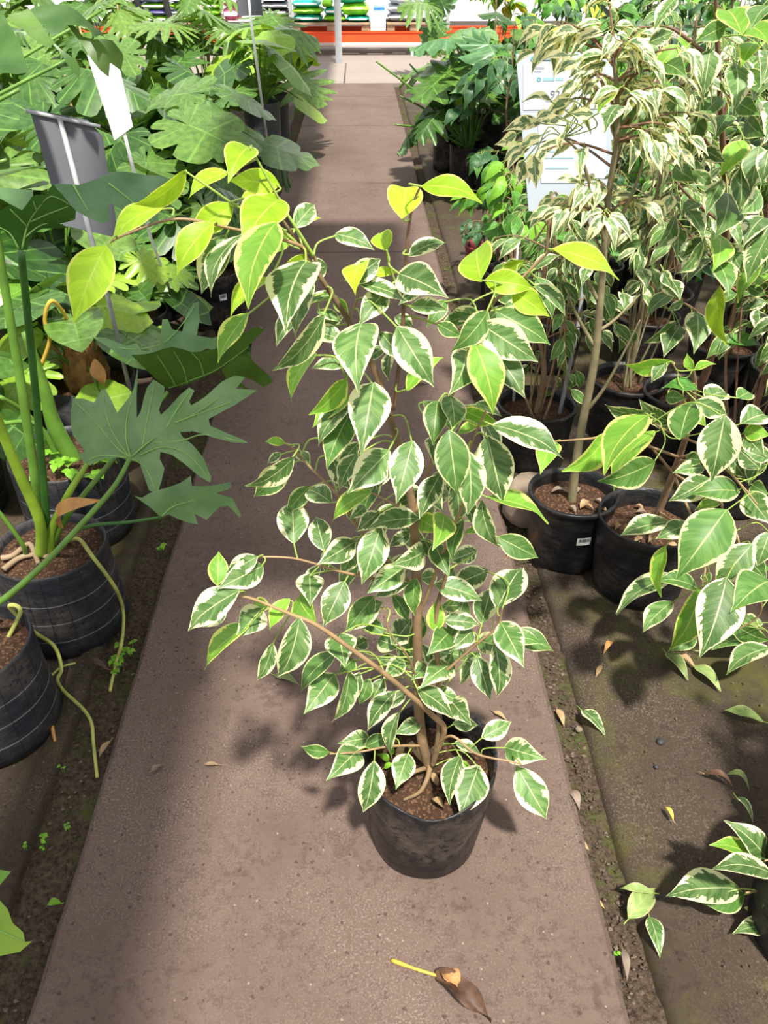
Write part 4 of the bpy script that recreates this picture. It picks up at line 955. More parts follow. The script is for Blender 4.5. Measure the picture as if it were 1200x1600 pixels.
p3up = Z2(0, 240, 3.75, "320,178 460,180 560,145 640,115 800,108 940,112 1050,160 1050,205 960,245 870,235 890,285 930,330 925,420 860,390 760,350 645,290 635,390 600,402 530,380 445,340 400,280")
p3fl = Z2(0, 240, 3.75, "0,195 190,205 185,290 150,335 60,290 0,262")
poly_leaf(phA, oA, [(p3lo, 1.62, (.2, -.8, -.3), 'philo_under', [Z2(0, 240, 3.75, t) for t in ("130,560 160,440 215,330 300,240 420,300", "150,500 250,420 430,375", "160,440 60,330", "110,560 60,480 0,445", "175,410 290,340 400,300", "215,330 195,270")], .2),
                    (p3up, 1.66, (.1, -.45, .85), 'philo', [Z2(0, 240, 3.75, "430,185 480,270 520,340"), Z2(0, 240, 3.75, "640,180 780,290 900,400")], .3),
                    (p3fl, 1.63, (.0, -.4, .85), 'philo', [], .2)])
stalk_px(phA, oA, [oA + V((-.01, .0, .25)), at(72, 800, 1.66), at(58, 640, 1.62), at(44, 500, 1.55), at(33, 395, 1.47)], .0105, .007, 'stalk_dark')
stalk_px(phA, oA, [oA + V((-.03, .03, .25)), at(62, 800, 1.72), at(36, 620, 1.72), at(16, 500, 1.72), at(-10, 340, 1.72)], .014, .009, 'stalk')
stalk_px(phA, oA, [oA + V((-.02, -.02, .25)), at(62, 815, 1.63), at(28, 735, 1.60), at(-10, 640, 1.55), at(-60, 500, 1.45)], .015, .01, 'stalk_lime')
stalk_px(phA, oA, [oA + V((.0, -.01, .25)), at(82, 825, 1.66), at(108, 770, 1.66), at(130, 735, 1.68), at(142, 715, 1.70)], .013, .004, 'stalk_lime', 'leaf_sheath')
stalk_px(phA, oA, [oA + V((-.06, -.02, .25)), at(35, 850, 1.64), at(0, 802, 1.62), at(-30, 770, 1.6)], .006, .005, 'stalk')
b = MB(); blade(b, at(100, 825, 1.64) - oA, at(160, 780, 1.60) - oA, V((0, -.5, 1)), .05, .25, .5, .1, 8, 4, 2); b.build('dry_leaf', 'dry_orange', phA)
for pts in ([(2, 872), (20, 868), (45, 850), (55, 868), (60, 880)], [(5, 890), (30, 872), (55, 866), (70, 862)], [(60, 862), (68, 850), (78, 858), (70, 872)]):
    stalk_px(phA, oA, [G(p[0], p[1], .245) for p in pts], .008, .006, 'woody_root', 'surface_root')
def ground_run(pts): return [at(*p) if len(p) == 3 else G(p[0], p[1], .006) for p in pts]
stalk_px(phA, oA, [G(100, 850, .22), G(122, 842, .275), at(145, 870, 1.60), at(182, 922, 1.64), at(193, 960, 1.66), G(190, 1005, .05), G(183, 1030, .008), G(176, 1060, .0), G(172, 1080, -.004)], .0055, .004, 'air_root', 'air_root')
stalk_px(phB, oB, [oB + V((.05, .05, .2)), oB + V((.10, .09, .28)), at(15, 948, 1.42), at(50, 985, 1.46), at(85, 1010, 1.49), G(96, 1045, .02), G(90, 1062, .008), G(100, 1080, .008), G(130, 1108, .012), G(143, 1130, .008), G(146, 1160, -.01), G(152, 1215, -.016)], .0055, .004, 'air_root', 'air_root')
stalk_px(phB, oB, [G(60, 1075, .0), G(75, 1062, .006), G(95, 1043, .006), G(118, 1036, .0)], .004, .0025, 'air_root', 'air_root')
stalk_px(phB, oB, [oB + V((-.02, .03, .25)), oB + V((-.1, .02, .5)), oB + V((-.3, -.05, .75))], .012, .008, 'stalk')
for a in (1.2, 2.6, 4.0):
    pts = [oB + V((.1 * math.cos(a + k * .5), .11 * math.sin(a + k * .5), .252 + .006 * math.sin(k))) for k in range(4)]
    stalk_px(phB, oB, pts, .007, .005, 'woody_root', 'surface_root')
# --- leaf reaching in at the lower left corner
oL = V((-.98, .84, BZ))
phL = thing('potted_philodendron', 'lime green philodendron leaf tip poking in at the lower left corner', 'potted plant', oL)
pot(phL, .15, .14, .26, 'bag_grid', seed=31, lip=False)
lp = Z2(0, 1100, 2, "-120,560 -60,600 0,612 25,640 38,685 70,715 75,745 98,742 60,775 0,788 -80,790 -140,700")
poly_leaf(phL, oL, [(lp, 1.42, (.1, -.5, .8), 'lime_philo', [Z2(0, 1100, 2, "-130,640 -60,680 20,720 70,742")], .3), (Z2(0, 1100, 2, "-60,520 0,518 36,524 20,545 0,572 -50,580"), 1.40, (.1, -.4, .8), 'lime_philo', [], .2)])
stalk_px(phL, oL, [oL + V((0, 0, .2)), oL + V((-.02, .02, .32)), at(-60, 1430, .86)], .008, .006, 'stalk')
# --- pot behind those two, with clover in it, and the pots of the next row
oC = V((-.925, 2.14, BZ))
phC = thing('potted_philodendron', 'leafy philodendron in the grid-lined pot behind, clover growing on its soil', 'potted plant', oC)
pot(phC, .17, .165, .28, 'bag_grid', seed=17, lip=False, soil_z=.25)
stalk_px(phC, oC, [oC + V((.02, 0, .24)), at(85, 665, 2.12), at(70, 610, 2.1), at(40, 520, 2.08)], .03, .012, 'stalk', 'stem')
stalk_px(phC, oC, [oC + V((-.02, -.03, .25)), at(50, 655, 2.08), at(0, 620, 2.0)], .009, .006, 'stalk')
stalk_px(phC, oC, [oC + V((0, -.05, .25)), at(60, 665, 2.05), at(0, 662, 1.98)], .009, .006, 'stalk')
for k in range(16):
    a = U(-2.6, -.1); r = U(.06, .17); p = V((r * math.cos(a) + .02, r * math.sin(a), .27 + U(0, .05)))
    b = MB(); b.tube([p, p - V((0, 0, .05))], .0012, 4); b.build('clover_stem', 'stalk', phC)
    for j in range(3):
        q = a + j * 2.09; put_leaf(phC, 'fig_lime', p, V((math.cos(q), math.sin(q), .1)), ZZ, .032, False, 'clover_leaf', 1.9)
oD = P0(165, 655, .1); oD = V((-1.02, 2.72, BZ))
phD = aroid('potted_philodendron', 'philodendron with shaggy brown rootstock in the grey pot behind the sign poles', oD, .17, .26, 13, ['heart', 'heart', 'lime_philo'], .19, .62, .26, 51, 'stalk', 'pot_grey', srad=.006)
b = MB(); b.lathe([(.075, .20), (.085, .27), (.07, .34), (.045, .40), (.01, .43)], 14); b.build('rootstock', 'husk', phD)
for k in range(26):
    a = U(0, 6.28); b = MB(); p = V((.07 * math.cos(a), .07 * math.sin(a), U(.24, .40))); b.tube(smooth_line([p, p * 1.2 + V((0, 0, -.03)), p * 1.5 - V((0, 0, .1))], 3), .003, 4); b.build('root_fibre', random.choice(['husk', 'dry_leaf']), phD)
stalk_px(phD, oD, [at(65, 570, 2.5), at(78, 530, 2.5), at(70, 500, 2.5), at(80, 470, 2.5), at(100, 490, 2.55), at(112, 520, 2.6)], .007, .006, 'stalk_ochre', 'dead_stalk')
b = MB(); blade(b, at(148, 560, 2.52) - oD, at(165, 605, 2.50) - oD, V((0, -1, .2)), .05, .1, .3, .1, 8, 4, 2); b.build('dry_leaf', 'dry_orange', phD)
put_broad(phC, 'heart', at(90, 575, 2.02), V((.1, -.4, -.6)), V((.1, -.8, .5)), .22)
put_broad(phC, 'heart', at(15, 600, 2.05), V((.1, -.4, -.6)), V((.1, -.8, .5)), .18)
# --- the rest of the left bed
left = [
 # base X, Y, pot r, pot h, leaves, kind, size, height, spread, pot material, stake, label
 (-1.36, 2.25, .16, .26, 12, ['heart'], .19, .62, .26, 'bag_grid', 0, 'heart leaved philodendron at the left edge behind the thick green stalks'),
 (-1.45, 2.85, .16, .26, 14, ['heart', 'heart', 'lime_philo'], .20, .66, .3, 'bag', 0, 'glossy heart leaved plant below the grey sign'),
 (-1.0, 3.35, .15, .26, 15, ['heart', 'lime_philo'], .16, .50, .26, 'pot', 0, 'small leaved heart philodendron between the two sign poles'),
 (-1.32, 3.5, .16, .26, 13, ['heart', 'monstera'], .22, .72, .3, 'bag', 0, 'leafy philodendron right behind the grey sign'),
 (-.74, 3.86, .155, .27, 6, ['selloum'], .2, .62, .25, 'bag', 0, 'split leaf plant in the black bag with the white tag beside the path'),
 (-1.05, 3.95, .14, .26, 7, ['monstera'], .24, .70, .3, 'bag', 0, 'monstera in the low black pot next to the white sign pole'),
 (-1.75, 3.2, .16, .27, 9, ['monstera'], .36, .95, .42, 'bag', 0, 'large monstera spreading at the left edge of the photo'),
 (-1.6, 4.1, .16, .27, 9, ['monstera'], .38, .95, .42, 'bag', 0, 'large monstera behind the white sign board'),
 (-1.1, 4.7, .16, .27, 9, ['monstera'], .36, .85, .40, 'bag', 0, 'monstera with deeply cut leaves in the middle of the left bed'),
 (-.95, 5.6, .16, .28, 9, ['monstera'], .38, .85, .36, 'bag', 0, 'monstera whose drooping split leaves hang toward the path'),
 (-1.7, 5.2, .16, .28, 9, ['monstera'], .38, 1.0, .42, 'bag', 1, 'staked monstera to the right of the white sign board'),
 (-2.3, 4.6, .16, .28, 9, ['monstera', 'selloum'], .38, 1.05, .42, 'bag', 0, 'monstera under the big corner leaf at upper left'),
 (-2.2, 5.9, .16, .28, 9, ['monstera'], .38, 1.05, .42, 'bag', 1, 'staked monstera in the third row of the left bed'),
 (-2.9, 5.6, .16, .28, 9, ['monstera', 'selloum'], .40, 1.1, .45, 'bag', 0, 'monstera far out at the left edge'),
 (-1.45, 6.6, .16, .28, 9, ['monstera'], .36, .95, .40, 'pot_grey', 0, 'monstera in a grey bag halfway down the left bed'),
 (-.80, 7.25, .15, .50, 8, ['monstera', 'lime_philo'], .32, 1.05, .32, 'pot_grey', 0, 'monstera in the nearer tall grey bag at the path edge'),
 (-.78, 8.0, .15, .45, 9, ['lime_philo', 'palmate'], .34, 1.05, .36, 'pot_grey', 0, 'lime green split leaf plant in the farther tall grey bag'),
 (-2.1, 7.0, .16, .3, 9, ['monstera', 'selloum'], .38, 1.1, .42, 'bag', 1, 'staked split leaf plant deep in the left bed'),
 (-2.9, 7.2, .16, .3, 9, ['monstera', 'selloum'], .40, 1.1, .45, 'bag', 0, 'split leaf plant deep at the left edge'),
 (-1.4, 8.2, .16, .34, 8, ['palmate', 'selloum'], .36, 1.05, .38, 'pot', 0, 'fingered leaf plant in a black pot near the bare bed end'),
 (-2.2, 8.6, .16, .34, 9, ['selloum', 'palmate'], .38, 1.15, .42, 'pot', 1, 'tall staked fingered leaf plant near the bed end'),
 (-3.1, 9.0, .16, .34, 9, ['selloum', 'monstera'], .42, 1.2, .45, 'pot', 0, 'split leaf plant in front of the purple bags'),
 (-.95, 9.5, .15, .34, 8, ['palmate', 'lime_philo'], .36, 1.0, .36, 'pot', 0, 'fingered leaf plant standing last beside the path'),
 (-1.7, 10.2, .16, .34, 8, ['palmate', 'selloum'], .40, 1.2, .42, 'pot', 1, 'tall fingered leaf plant in front of the orange beam'),
 (-2.9, 10.6, .16, .34, 8, ['selloum'], .42, 1.25, .45, 'pot', 0, 'tall split leaf plant at the far left bed end'),
 (-3.9, 8.2, .16, .34, 9, ['monstera', 'selloum'], .42, 1.2, .45, 'pot', 0, 'split leaf plant far left beneath the corner leaf'),
 (-4.2, 10.0, .16, .34, 9, ['selloum', 'monstera'], .44, 1.25, .5, 'pot', 0, 'split leaf plant at the far left corner of the bed'),
 (-3.5, 6.6, .16, .3, 9, ['monstera'], .42, 1.15, .45, 'bag', 0, 'monstera at the outer left behind the front rows'),
]
for i, (x, y, r, h, n, kd, sz, hh, spd, pm, stk, lab) in enumerate(left):
    t_ = aroid('potted_monstera' if 'monstera' in kd else 'potted_philodendron', lab, (x, y, BZ), r, h, n, kd, sz, hh, spd, 300 + i, 'stalk', pm, srad=.006, stake=stk)
    if i == 4: sticker(t_, .152, .16, -PI / 2 + .5, .035, .03)
# --- big corner leaf at upper left, hanging over the white sign
oM = V((-1.95, 2.6, BZ))
mon = thing('potted_monstera', 'tall monstera whose huge corner leaf hangs over the white sign', 'potted plant', oM)
pot(mon, .16, .15, .28, 'bag', seed=44, lip=False)
ml = [(t, m_) for t, m_ in (
 ("-40,60 0,78 50,62 30,110 50,150 75,220 100,250 150,330 180,420 220,550 130,575 60,580 0,592 -60,600", 'monstera'),
 ("60,110 100,90 210,30 240,75 270,130 320,200 380,270 430,320 400,335 395,362 330,345 250,300 170,240 110,200 80,150", 'monstera'),
 ("205,40 260,25 400,35 490,40 560,70 640,120 720,180 790,230 830,290 800,260 760,255 720,295 715,250 680,205 600,205 530,215 510,245 440,262 405,270 350,225 300,180 250,95", 'monstera'),
 ("535,215 580,205 650,280 720,300 800,300 880,320 960,420 965,460 945,555 900,520 860,490 850,600 780,540 700,440 640,340", 'monstera'),
 ("400,340 420,335 480,390 540,430 600,470 628,540 618,625 570,560 520,500 480,420", 'monstera'))]
for i, (t, m_) in enumerate(ml):
    poly_leaf(mon, oM, [(Z2(0, 0, 5, t), (2.0, 2.03, 2.06, 2.10, 2.06)[i], ((.1, -.5, .85), (.1, -.5, .85), (.1, -.45, .88), (.25, -.8, .55), (.2, -.8, .55))[i], m_, [], .15)])
stalk_px(mon, oM, [oM + V((0, 0, .25)), oM + V((-.05, -.1, .7)), at(-140, 40, 1.9), at(-20, 20, 2.05)], .012, .007, 'stalk')
random.seed(71)
for (px, py, Y, d, sz) in ((160, 15, 3.1, (1, -.2, -.3), .36), (110, 90, 2.9, (.4, -.5, -.6), .3), (30, 140, 2.6, (.2, -.6, -.7), .34), (10, 250, 2.3, (.5, -.3, -.5), .28)):
    e = at(px, py, Y); stalk_px(mon, oM, [oM + V((0, 0, .25)), oM.lerp(e, .5) + V((0, 0, .35)), e], .008, .005, 'stalk')
    put_broad(mon, 'monstera', e, V(d), V((.1, -.6, 1)), sz)
# ------------------------------------------------------------------ signs on poles
def plane_pt(px, py, c, n, back=0.0):
    r = ray(px, py); t = (c - CAMP).dot(n) / r.dot(n); return CAMP + r * t - n * back
def panel(parent, org, corners, c, n, thick, mat, name='panel', lift=0):
    n = V(n).normalized(); b = MB(); f = [plane_pt(p[0], p[1], c, n) + n * lift - org for p in corners]; k = len(f)
    vs = f + [p - n * thick for p in f]
    b.add(vs, [tuple(range(k)), tuple(range(2 * k - 1, k - 1, -1))] + [(i, k + i, k + (i + 1) % k, (i + 1) % k) for i in range(k)])
    o = b.build(name, mat, parent, smooth=False)
    bm = bmesh.new(); bm.from_mesh(o.data); bmesh.ops.recalc_face_normals(bm, faces=bm.faces[:]); bm.to_mesh(o.data); bm.free()
    return o
def poleline(parent, org, pts, r, mat, name='pole'):
    b = MB(); b.tube([V(p) - org for p in pts], r, 8); return b.build(name, mat, parent)
# grey sign seen from behind
ft = at(206, 622, 2.56); og = V((ft.x, ft.y, .2))
sg = thing('price_sign', 'grey sign board seen from behind, tilted on a galvanised pole at left', 'sign', og)
n = V((.22, -.9, .36)).normalized(); c = at(115, 270, 2.42)
panel(sg, og, [(46, 170), (136, 187), (160, 212), (186, 372), (98, 352)], c, n, .004, 'grey_sign')
p_top = plane_pt(94, 186, c, n) + n * .008; p_mid = plane_pt(140, 362, c, n) + n * .008
poleline(sg, og, [p_top, p_mid, at(170, 470, 2.5), ft], .0075, 'pole')
poleline(sg, og, [plane_pt(41, 174, c, n) + n * .008, plane_pt(96, 186, c, n) + n * .008, plane_pt(157, 199, c, n) + n * .008], .0055, 'pole', 'crossbar')
# white sign
ft = at(276, 482, 3.42); og = V((ft.x, ft.y, .2))
s2 = thing('price_sign', 'blank white tilted sign board on a thin white pole among the monsteras', 'sign', og)
n = V((-.25, -.85, .5)).normalized(); c = at(172, 150, 3.0)
panel(s2, og, [(136, 86), (184, 96), (207, 198), (179, 219)], c, n, .004, 'white_sign')
poleline(s2, og, [plane_pt(172, 130, c, n) - n * .010, plane_pt(193, 212, c, n) - n * .010, at(235, 370, 3.25), ft], .006, 'pole_white')
# far grey sign
ft = at(418, 225, 6.6); og = V((ft.x, ft.y, .2))
s3 = thing('price_sign', 'small grey sign board on a long white pole at the top of the photo', 'sign', og)
n = V((.1, -.95, .2)).normalized(); c = at(390, 5, 6.3)
panel(s3, og, [(366, -40), (404, -42), (411, 24), (372, 25)], c, n, .004, 'grey_sign')
poleline(s3, og, [plane_pt(386, -35, c, n) + n * .012, plane_pt(391, 24, c, n) + n * .012, ft], .009, 'pole_white')
# white information sign among the figs
ft = at(857, 730, 2.46); og = V((ft.x, ft.y, 0.0))
s4 = thing('information_sign', 'pale information sign with teal print behind the cream leaved fig', 'sign', og)
n = V((-.12, -.95, .28)).normalized(); c = at(885, 180, 2.62)
panel(s4, og, [(806, 84), (962, 80), (955, 330), (826, 330)], c, n, .004, 'sheet_sign')
poleline(s4, og, [plane_pt(924, 90, c, n) - n * .014, plane_pt(924, 330, c, n) - n * .014, at(905, 500, 2.55), ft], .0075, 'pole')
for cs in ([(818, 100), (940, 98), (940, 170), (818, 172)], [(840, 182), (948, 182), (946, 286), (845, 286)]):
    panel(s4, og, cs, c, n, .0008, 'paper', 'paper_sheet', .0020)
def inkbar(x0, x1, y0, y1, mat, nm='print_line'): panel(s4, og, [(x0, y0), (x1, y0), (x1, y1), (x0, y1)], c, n, .0003, mat, nm, .0030)
def ring(cx_, cy_, r, mat):
    b = MB(); K = 20
    vs = [plane_pt(cx_ + rr * math.cos(2 * PI * k / K), cy_ + rr * math.sin(2 * PI * k / K), c, n) + n * .0032 - og for rr in (r, r * .5) for k in range(K)]
    b.add(vs, [(k, (k + 1) % K, K + (k + 1) % K, K + k) for k in range(K)]); b.build('round_logo', mat, s4, smooth=False)
ring(833, 92, 3.6, 'teal_ink'); ring(842, 124.5, 3.4, 'teal_ink')
for x0, x1, y0, y1, m_ in ((840, 866, 90, 94, 'teal_ink_pale'), (848, 866, 122, 127, 'teal_ink_pale'), (868, 880, 122, 126, 'teal_ink_pale'), (834, 850, 105, 108, 'grey_ink_pale'), (834, 846, 111, 113, 'grey_ink_pale'),
                           (852, 868, 156, 159, 'grey_ink_pale'), (850, 890, 228, 230, 'teal_ink_pale'), (852, 880, 236, 238, 'teal_ink_pale'), (850, 896, 246, 248, 'teal_ink_pale'), (852, 888, 262, 264, 'teal_ink_pale')):
    inkbar(x0, x1, y0, y1, m_)
tcv = bpy.data.curves.new('price_digits', 'FONT'); tcv.body = '92'; tcv.size = .030; tcv.extrude = .0003
tob = bpy.data.objects.new('price_digits', tcv); COL.objects.link(tob)
dg = bpy.context.evaluated_depsgraph_get(); dg.update(); tme = bpy.data.meshes.new_from_object(tob.evaluated_get(dg)); bpy.data.objects.remove(tob, do_unlink=True)
tme.materials.clear(); tme.materials.append(MATS['grey_ink'])
xa = V((1, 0, 0)) - n * n.x; xa.normalize(); ya = n.cross(xa)
mm = Matrix((xa, ya, n)).transposed().to_4x4(); mm.translation = plane_pt(859, 154, c, n) + n * .0032 - og
link('price_digits', tme, s4, mw=mm)
# slim stakes between the figs
for (a, bb, Y, lab) in (((836, 285), (821, 470), 3.9, 'white plastic stake below the information sign, the longer of two'), ((812, 355), (802, 470), 3.6, 'short white plastic stake next to the longer one below the sign'),
                        ((808, 560), (800, 650), 2.6, 'thin grey stake rising beside the path behind the right bed pots')):
    t0, t1 = at(*a, Y), at(*bb, Y); t1.z = max(t1.z, -.01) if t1.z < .05 else t1.z
    d_ = (t1 - t0).normalized(); t1 = t0 + d_ * ((t0.z + .012) / max(.2, -d_.z))
    og_ = V((t1.x, t1.y, -.012)); b = MB(); b.tube([V((0, 0, 0)), (t0 - og_) * .98, t0 - og_], [.006, .006, .003], 8)
    tag(b.build('plant_stake', 'pole_white' if 'white' in lab else 'pole', loc=og_), lab, 'stake')

# ------------------------------------------------------------------ plants farther down the right bed
random.seed(91)
sel = (.80, 6.35)
t_ = aroid('potted_philodendron', 'dark split leaf philodendron overhanging the path on the right, far', (sel[0], sel[1], BZ), .14, .34, 14, ['philo', 'selloum'], .36, .98, .36, 401, 'stalk', 'bag', srad=.007)
oo = V((sel[0], sel[1], BZ))
for (px, py, Y, d, nn, sz, kd) in ((588, 96, 6.2, (-1, -.1, .15), (0, -.5, 1), .40, 'palmate'), (618, 195, 6.1, (-.2, -.3, -1), (-.5, -1, .2), .26, 'palmate'), (625, 150, 6.3, (-.6, -.5, -.4), (-.2, -.8, .6), .34, 'philo'), (640, 100, 6.5, (-.3, -.3, .5), (-.2, -1, .4), .34, 'philo')):
    e = at(px, py, Y); stalk_px(t_, oo, [oo + V((0, 0, .3)), oo.lerp(e, .5) + V((0, 0, .2)), e], .009, .006, 'stalk'); put_broad(t_, kd, e, V(d), V(nn), sz)
aroid('potted_philodendron', 'trailing lime philodendron in the tall black bag at the right path edge', (.72, 7.1, BZ), .13, .5, 12, ['lime_philo', 'heart'], .17, .85, .3, 402, 'stalk_lime', 'bag')
aroid('potted_philodendron', 'split leaf plant in the second tall black bag by the path', (1.0, 6.75, BZ), .14, .5, 10, ['philo', 'heart'], .25, 1.1, .34, 403, 'stalk', 'bag')
def bush(name, label, base, pr, ph, R, H, kind, ll, n, seed, potm='pot', group=None, bark='bark', nb=16):
    base = V(base); random.seed(seed)
    return gen_fig(name, label, base, pr, ph, up(base, H, (U(-.05, .05), U(-.05, .05))), (base + V((0, 0, ph + (H - ph) * .55)), (R, R, (H - ph) * .62)), nb, n, kind, ll, seed, bark, potm, group, .010, False, .7, lowfrac=.15)
bush('potted_rubber_fig', 'dark green fig with broad leaves left of the information sign', (1.0, 5.9, BZ), .15, .3, .40, 1.15, ['fig_dark', 'fig_dark', 'fig_green'], .15, 170, 411)
bush('potted_rubber_fig', 'dark broad leaved fig behind the overhanging philodendron', (1.15, 7.6, BZ), .15, .3, .45, 1.25, ['fig_dark', 'fig_green'], .15, 170, 412)
bush('potted_shrub', 'small dark leafy shrub in the round red pot beside the path', (.68, 4.62, BZ), .085, .14, .16, .42, ['fig_dark'], .06, 170, 413, 'red_pot')
tw = bush('potted_shrub', 'nearly bare twigs in the small black pot next to the red pot', (.72, 4.2, BZ), .095, .19, .10, .45, ['fig_green'], .07, 12, 414, nb=4)
bush('potted_croton', 'yellow leaved croton far back on the right of the aisle', (1.55, 10.2, BZ), .2, .35, .5, 1.2, ['croton', 'croton', 'fig_lime'], .22, 150, 415)
bush('potted_croton', 'second yellow croton farther right behind the figs', (2.35, 9.6, BZ), .2, .35, .45, 1.15, ['croton', 'fig_green'], .2, 130, 416)
bush('potted_fig', 'bright green fig just left of the information sign edge', (.98, 4.1, BZ), .14, .26, .30, .85, ['fig_lime', 'fig_green'], .11, 130, 417)
gl = 'green leafy fig packed in the rows behind the variegated figs'
gg = 'green figs packed behind the variegated figs'
pos = [(1.35, 3.5), (1.9, 3.6), (2.4, 3.9), (1.5, 4.3), (2.05, 4.6), (2.7, 4.9), (1.35, 5.1), (1.85, 5.6), (2.5, 5.8), (3.2, 5.7), (1.6, 6.6), (2.2, 6.8), (2.9, 6.9), (3.6, 7.0), (1.75, 7.7), (2.5, 7.9), (3.3, 8.1), (4.1, 8.3), (1.9, 8.9), (2.9, 9.0), (3.8, 9.4), (4.7, 9.6), (3.2, 10.4), (4.3, 10.8), (2.3, 11.0)]
ORD = ['first', 'second', 'third', 'fourth', 'fifth', 'sixth', 'seventh', 'eighth', 'ninth']
pos.sort(key=lambda q: (round((q[1] + .0 - 3.3) / .78), q[0])); rown = {}
for i, (x, y) in enumerate(pos):
    rw = int(round((y - 3.3) / .78)); rown[rw] = rown.get(rw, -1) + 1
    gl = 'green leafy fig, %s from the path in the %s row behind the variegated figs' % (ORD[rown[rw]], ORD[rw] if rw < 9 else ('tenth', 'last')[rw - 9])
    bush('potted_fig', gl, (x, y, BZ), .14, .27, .34 + .008 * i, 1.12 + .012 * i, [['fig_green', 'fig_dark'], ['fig_dark', 'var_green'], ['fig_green', 'fig_lime', 'fig_dark'], ['pale', 'var_green', 'fig_green']][(i * 7) % 4 if y < 6 else (i % 3)], .12 + .03 * (y > 6), 120, 500 + i, group=gg)

# ------------------------------------------------------------------ pallet rack, pallets and sacks across the far aisle
RY = 15.3
random.seed(77)
def zat(py, Y=RY): return at(500, py, Y).z
def xat(px, Y=RY): return at(px, 40, Y).x
zb0, zb1 = zat(66), zat(49)
rk = thing('pallet_rack', 'orange beamed pallet rack with grey uprights across the far aisle', 'rack', (0, RY, 0))
for y in (-.02, 1.0):
    b = MB(); b.box((-1.8, y, (zb0 + zb1) / 2), (9.5, .05, zb1 - zb0)); b.box((-1.8, y, zb1 - .01), (9.5, .075, .02)); b.box((-1.8, y, zb0 + .01), (9.5, .075, .02)); b.build('beam', 'orange_steel', rk, smooth=False)
for px in (-40, 208, 455, 700):
    for y in (.0, 1.0):
        b = MB(); x = xat(px); b.box((x, y + .05, 1.2), (.055, .05, 2.4)); b.box((x, y + .05, .01), (.1, .09, .02)); b.build('upright', 'steel', rk, smooth=False)
b = MB(); x = xat(197); b.box((x, -.07, 1.2), (.07, .05, 2.4)); b.box((x, -.07, .01), (.12, .1, .02)); b.build('upright', 'orange_steel', rk, smooth=False)
pz = zat(36) - zb1
def pallet(x0, x1, label):
    t = thing('wooden_pallet', label, 'pallet', ((x0 + x1) / 2, RY + .45, zb1)); W = x1 - x0
    for k in range(3):
        b = MB(); b.box((-W / 2 + .07 + k * (W - .14) / 2, 0, pz * .42), (.13, .95, pz * .8)); b.build('stringer', 'wood', t, smooth=False)
    for k in range(6):
        b = MB(); b.box((0, -.44 + .176 * k, pz * .91), (W, .12, pz * .18)); b.build('deck_board', 'wood', t, smooth=False)
cols = [(182, 262, 'under the lime and purple sacks at left'), (264, 345, 'under the lime sacks behind the monsteras'), (405, 452, 'under the grey and black sacks'), (456, 578, 'under the teal and lime sacks'), (604, 690, 'under the pale grey sacks')]
for x0, x1, t in cols: pallet(xat(x0), xat(x1), 'weathered wooden pallet ' + t)
def sack(px0, px1, py0, py1, mat, label, yo=.1, dp=.75, stripe=None, base=None):
    x0, x1 = xat(px0), xat(px1); z0, z1 = zat(py1), zat(py0)
    b = MB(); nx, ny = 10, 8; vs = []; W, H = x1 - x0, z1 - z0
    for s_ in (1, -1):
        for i in range(nx + 1):
            for j in range(ny + 1):
                u, v = 2 * i / nx - 1, 2 * j / ny - 1
                e = max(0, (1 - abs(u) ** 4)) ** .45 * max(0, (1 - abs(v) ** 4)) ** .45
                vs.append(((W / 2) * u * (1 - .03 * abs(v)), dp / 2 * v * (1 - .04 * abs(u)), s_ * H / 2 * (e + .05) + .012 * noise.noise(V((u * 3 + px0, v * 3, py0)))))
    m = (nx + 1) * (ny + 1)
    f1 = [(i * (ny + 1) + j, (i + 1) * (ny + 1) + j, (i + 1) * (ny + 1) + j + 1, i * (ny + 1) + j + 1) for i in range(nx) for j in range(ny)]
    b.add(vs, f1 + [tuple(m + k for k in reversed(f)) for f in f1])
    rim = [i * (ny + 1) for i in range(nx + 1)] + [nx * (ny + 1) + j for j in range(1, ny + 1)] + [i * (ny + 1) + ny for i in range(nx - 1, -1, -1)] + [j for j in range(ny - 1, 0, -1)]
    b.f += [(rim[(k + 1) % len(rim)], rim[k], m + rim[k], m + rim[(k + 1) % len(rim)]) for k in range(len(rim))]; b.mi += [0] * len(rim)
    loc = V(((x0 + x1) / 2, RY + yo + dp / 2, (z0 + z1) / 2))
    t = thing('sack', label, 'sack', V((loc.x, loc.y, z0)))
    b.build('sack_body', mat, t, loc=(0, 0, loc.z - z0))
    if stripe:
        q = MB(); K = 10; vs = []
        for i in range(K + 1):
            u = -.75 + 1.5 * i / K
            for zz in (-.22, .3): vs.append((W / 2 * u, -dp / 2 - .004, H * .5 * zz))
        q.add(vs, [(2 * i, 2 * i + 2, 2 * i + 3, 2 * i + 1) for i in range(K)]); q.build('printed_band', stripe, t, loc=(0, 0, loc.z - z0))
rowsS = [(36, 25), (25, 15), (15, 5), (5, -5)]
cn = {'bag_lime': 'lime green', 'bag_purple': 'purple', 'bag_teal': 'teal', 'bag_grey': 'pale grey', 'bag_black': 'black and white', 'bag_pink': 'pink printed'}
lv = ['bottom', 'second', 'third', 'top']
ci = ['at the left end of the rack', 'right of the first black strap', 'right of the second black strap', 'next to the pink sack']
for k, (x0, x1, ms) in enumerate([(182, 220, ('bag_purple', 'bag_lime', 'bag_purple', 'bag_lime')), (221, 262, ('bag_lime', 'bag_purple', 'bag_lime', 'bag_purple')), (264, 302, ('bag_lime', 'bag_purple', 'bag_lime', 'bag_purple')), (304, 344, ('bag_lime', 'bag_lime', 'bag_lime', 'bag_lime'))]):
    for r, m_ in enumerate(ms):
        sack(x0, x1, rowsS[r][1], rowsS[r][0], m_, '%s sack, %s of the pile %s' % (cn[m_], lv[r], ci[k]), stripe='print_white' if (r + k) % 2 else None)
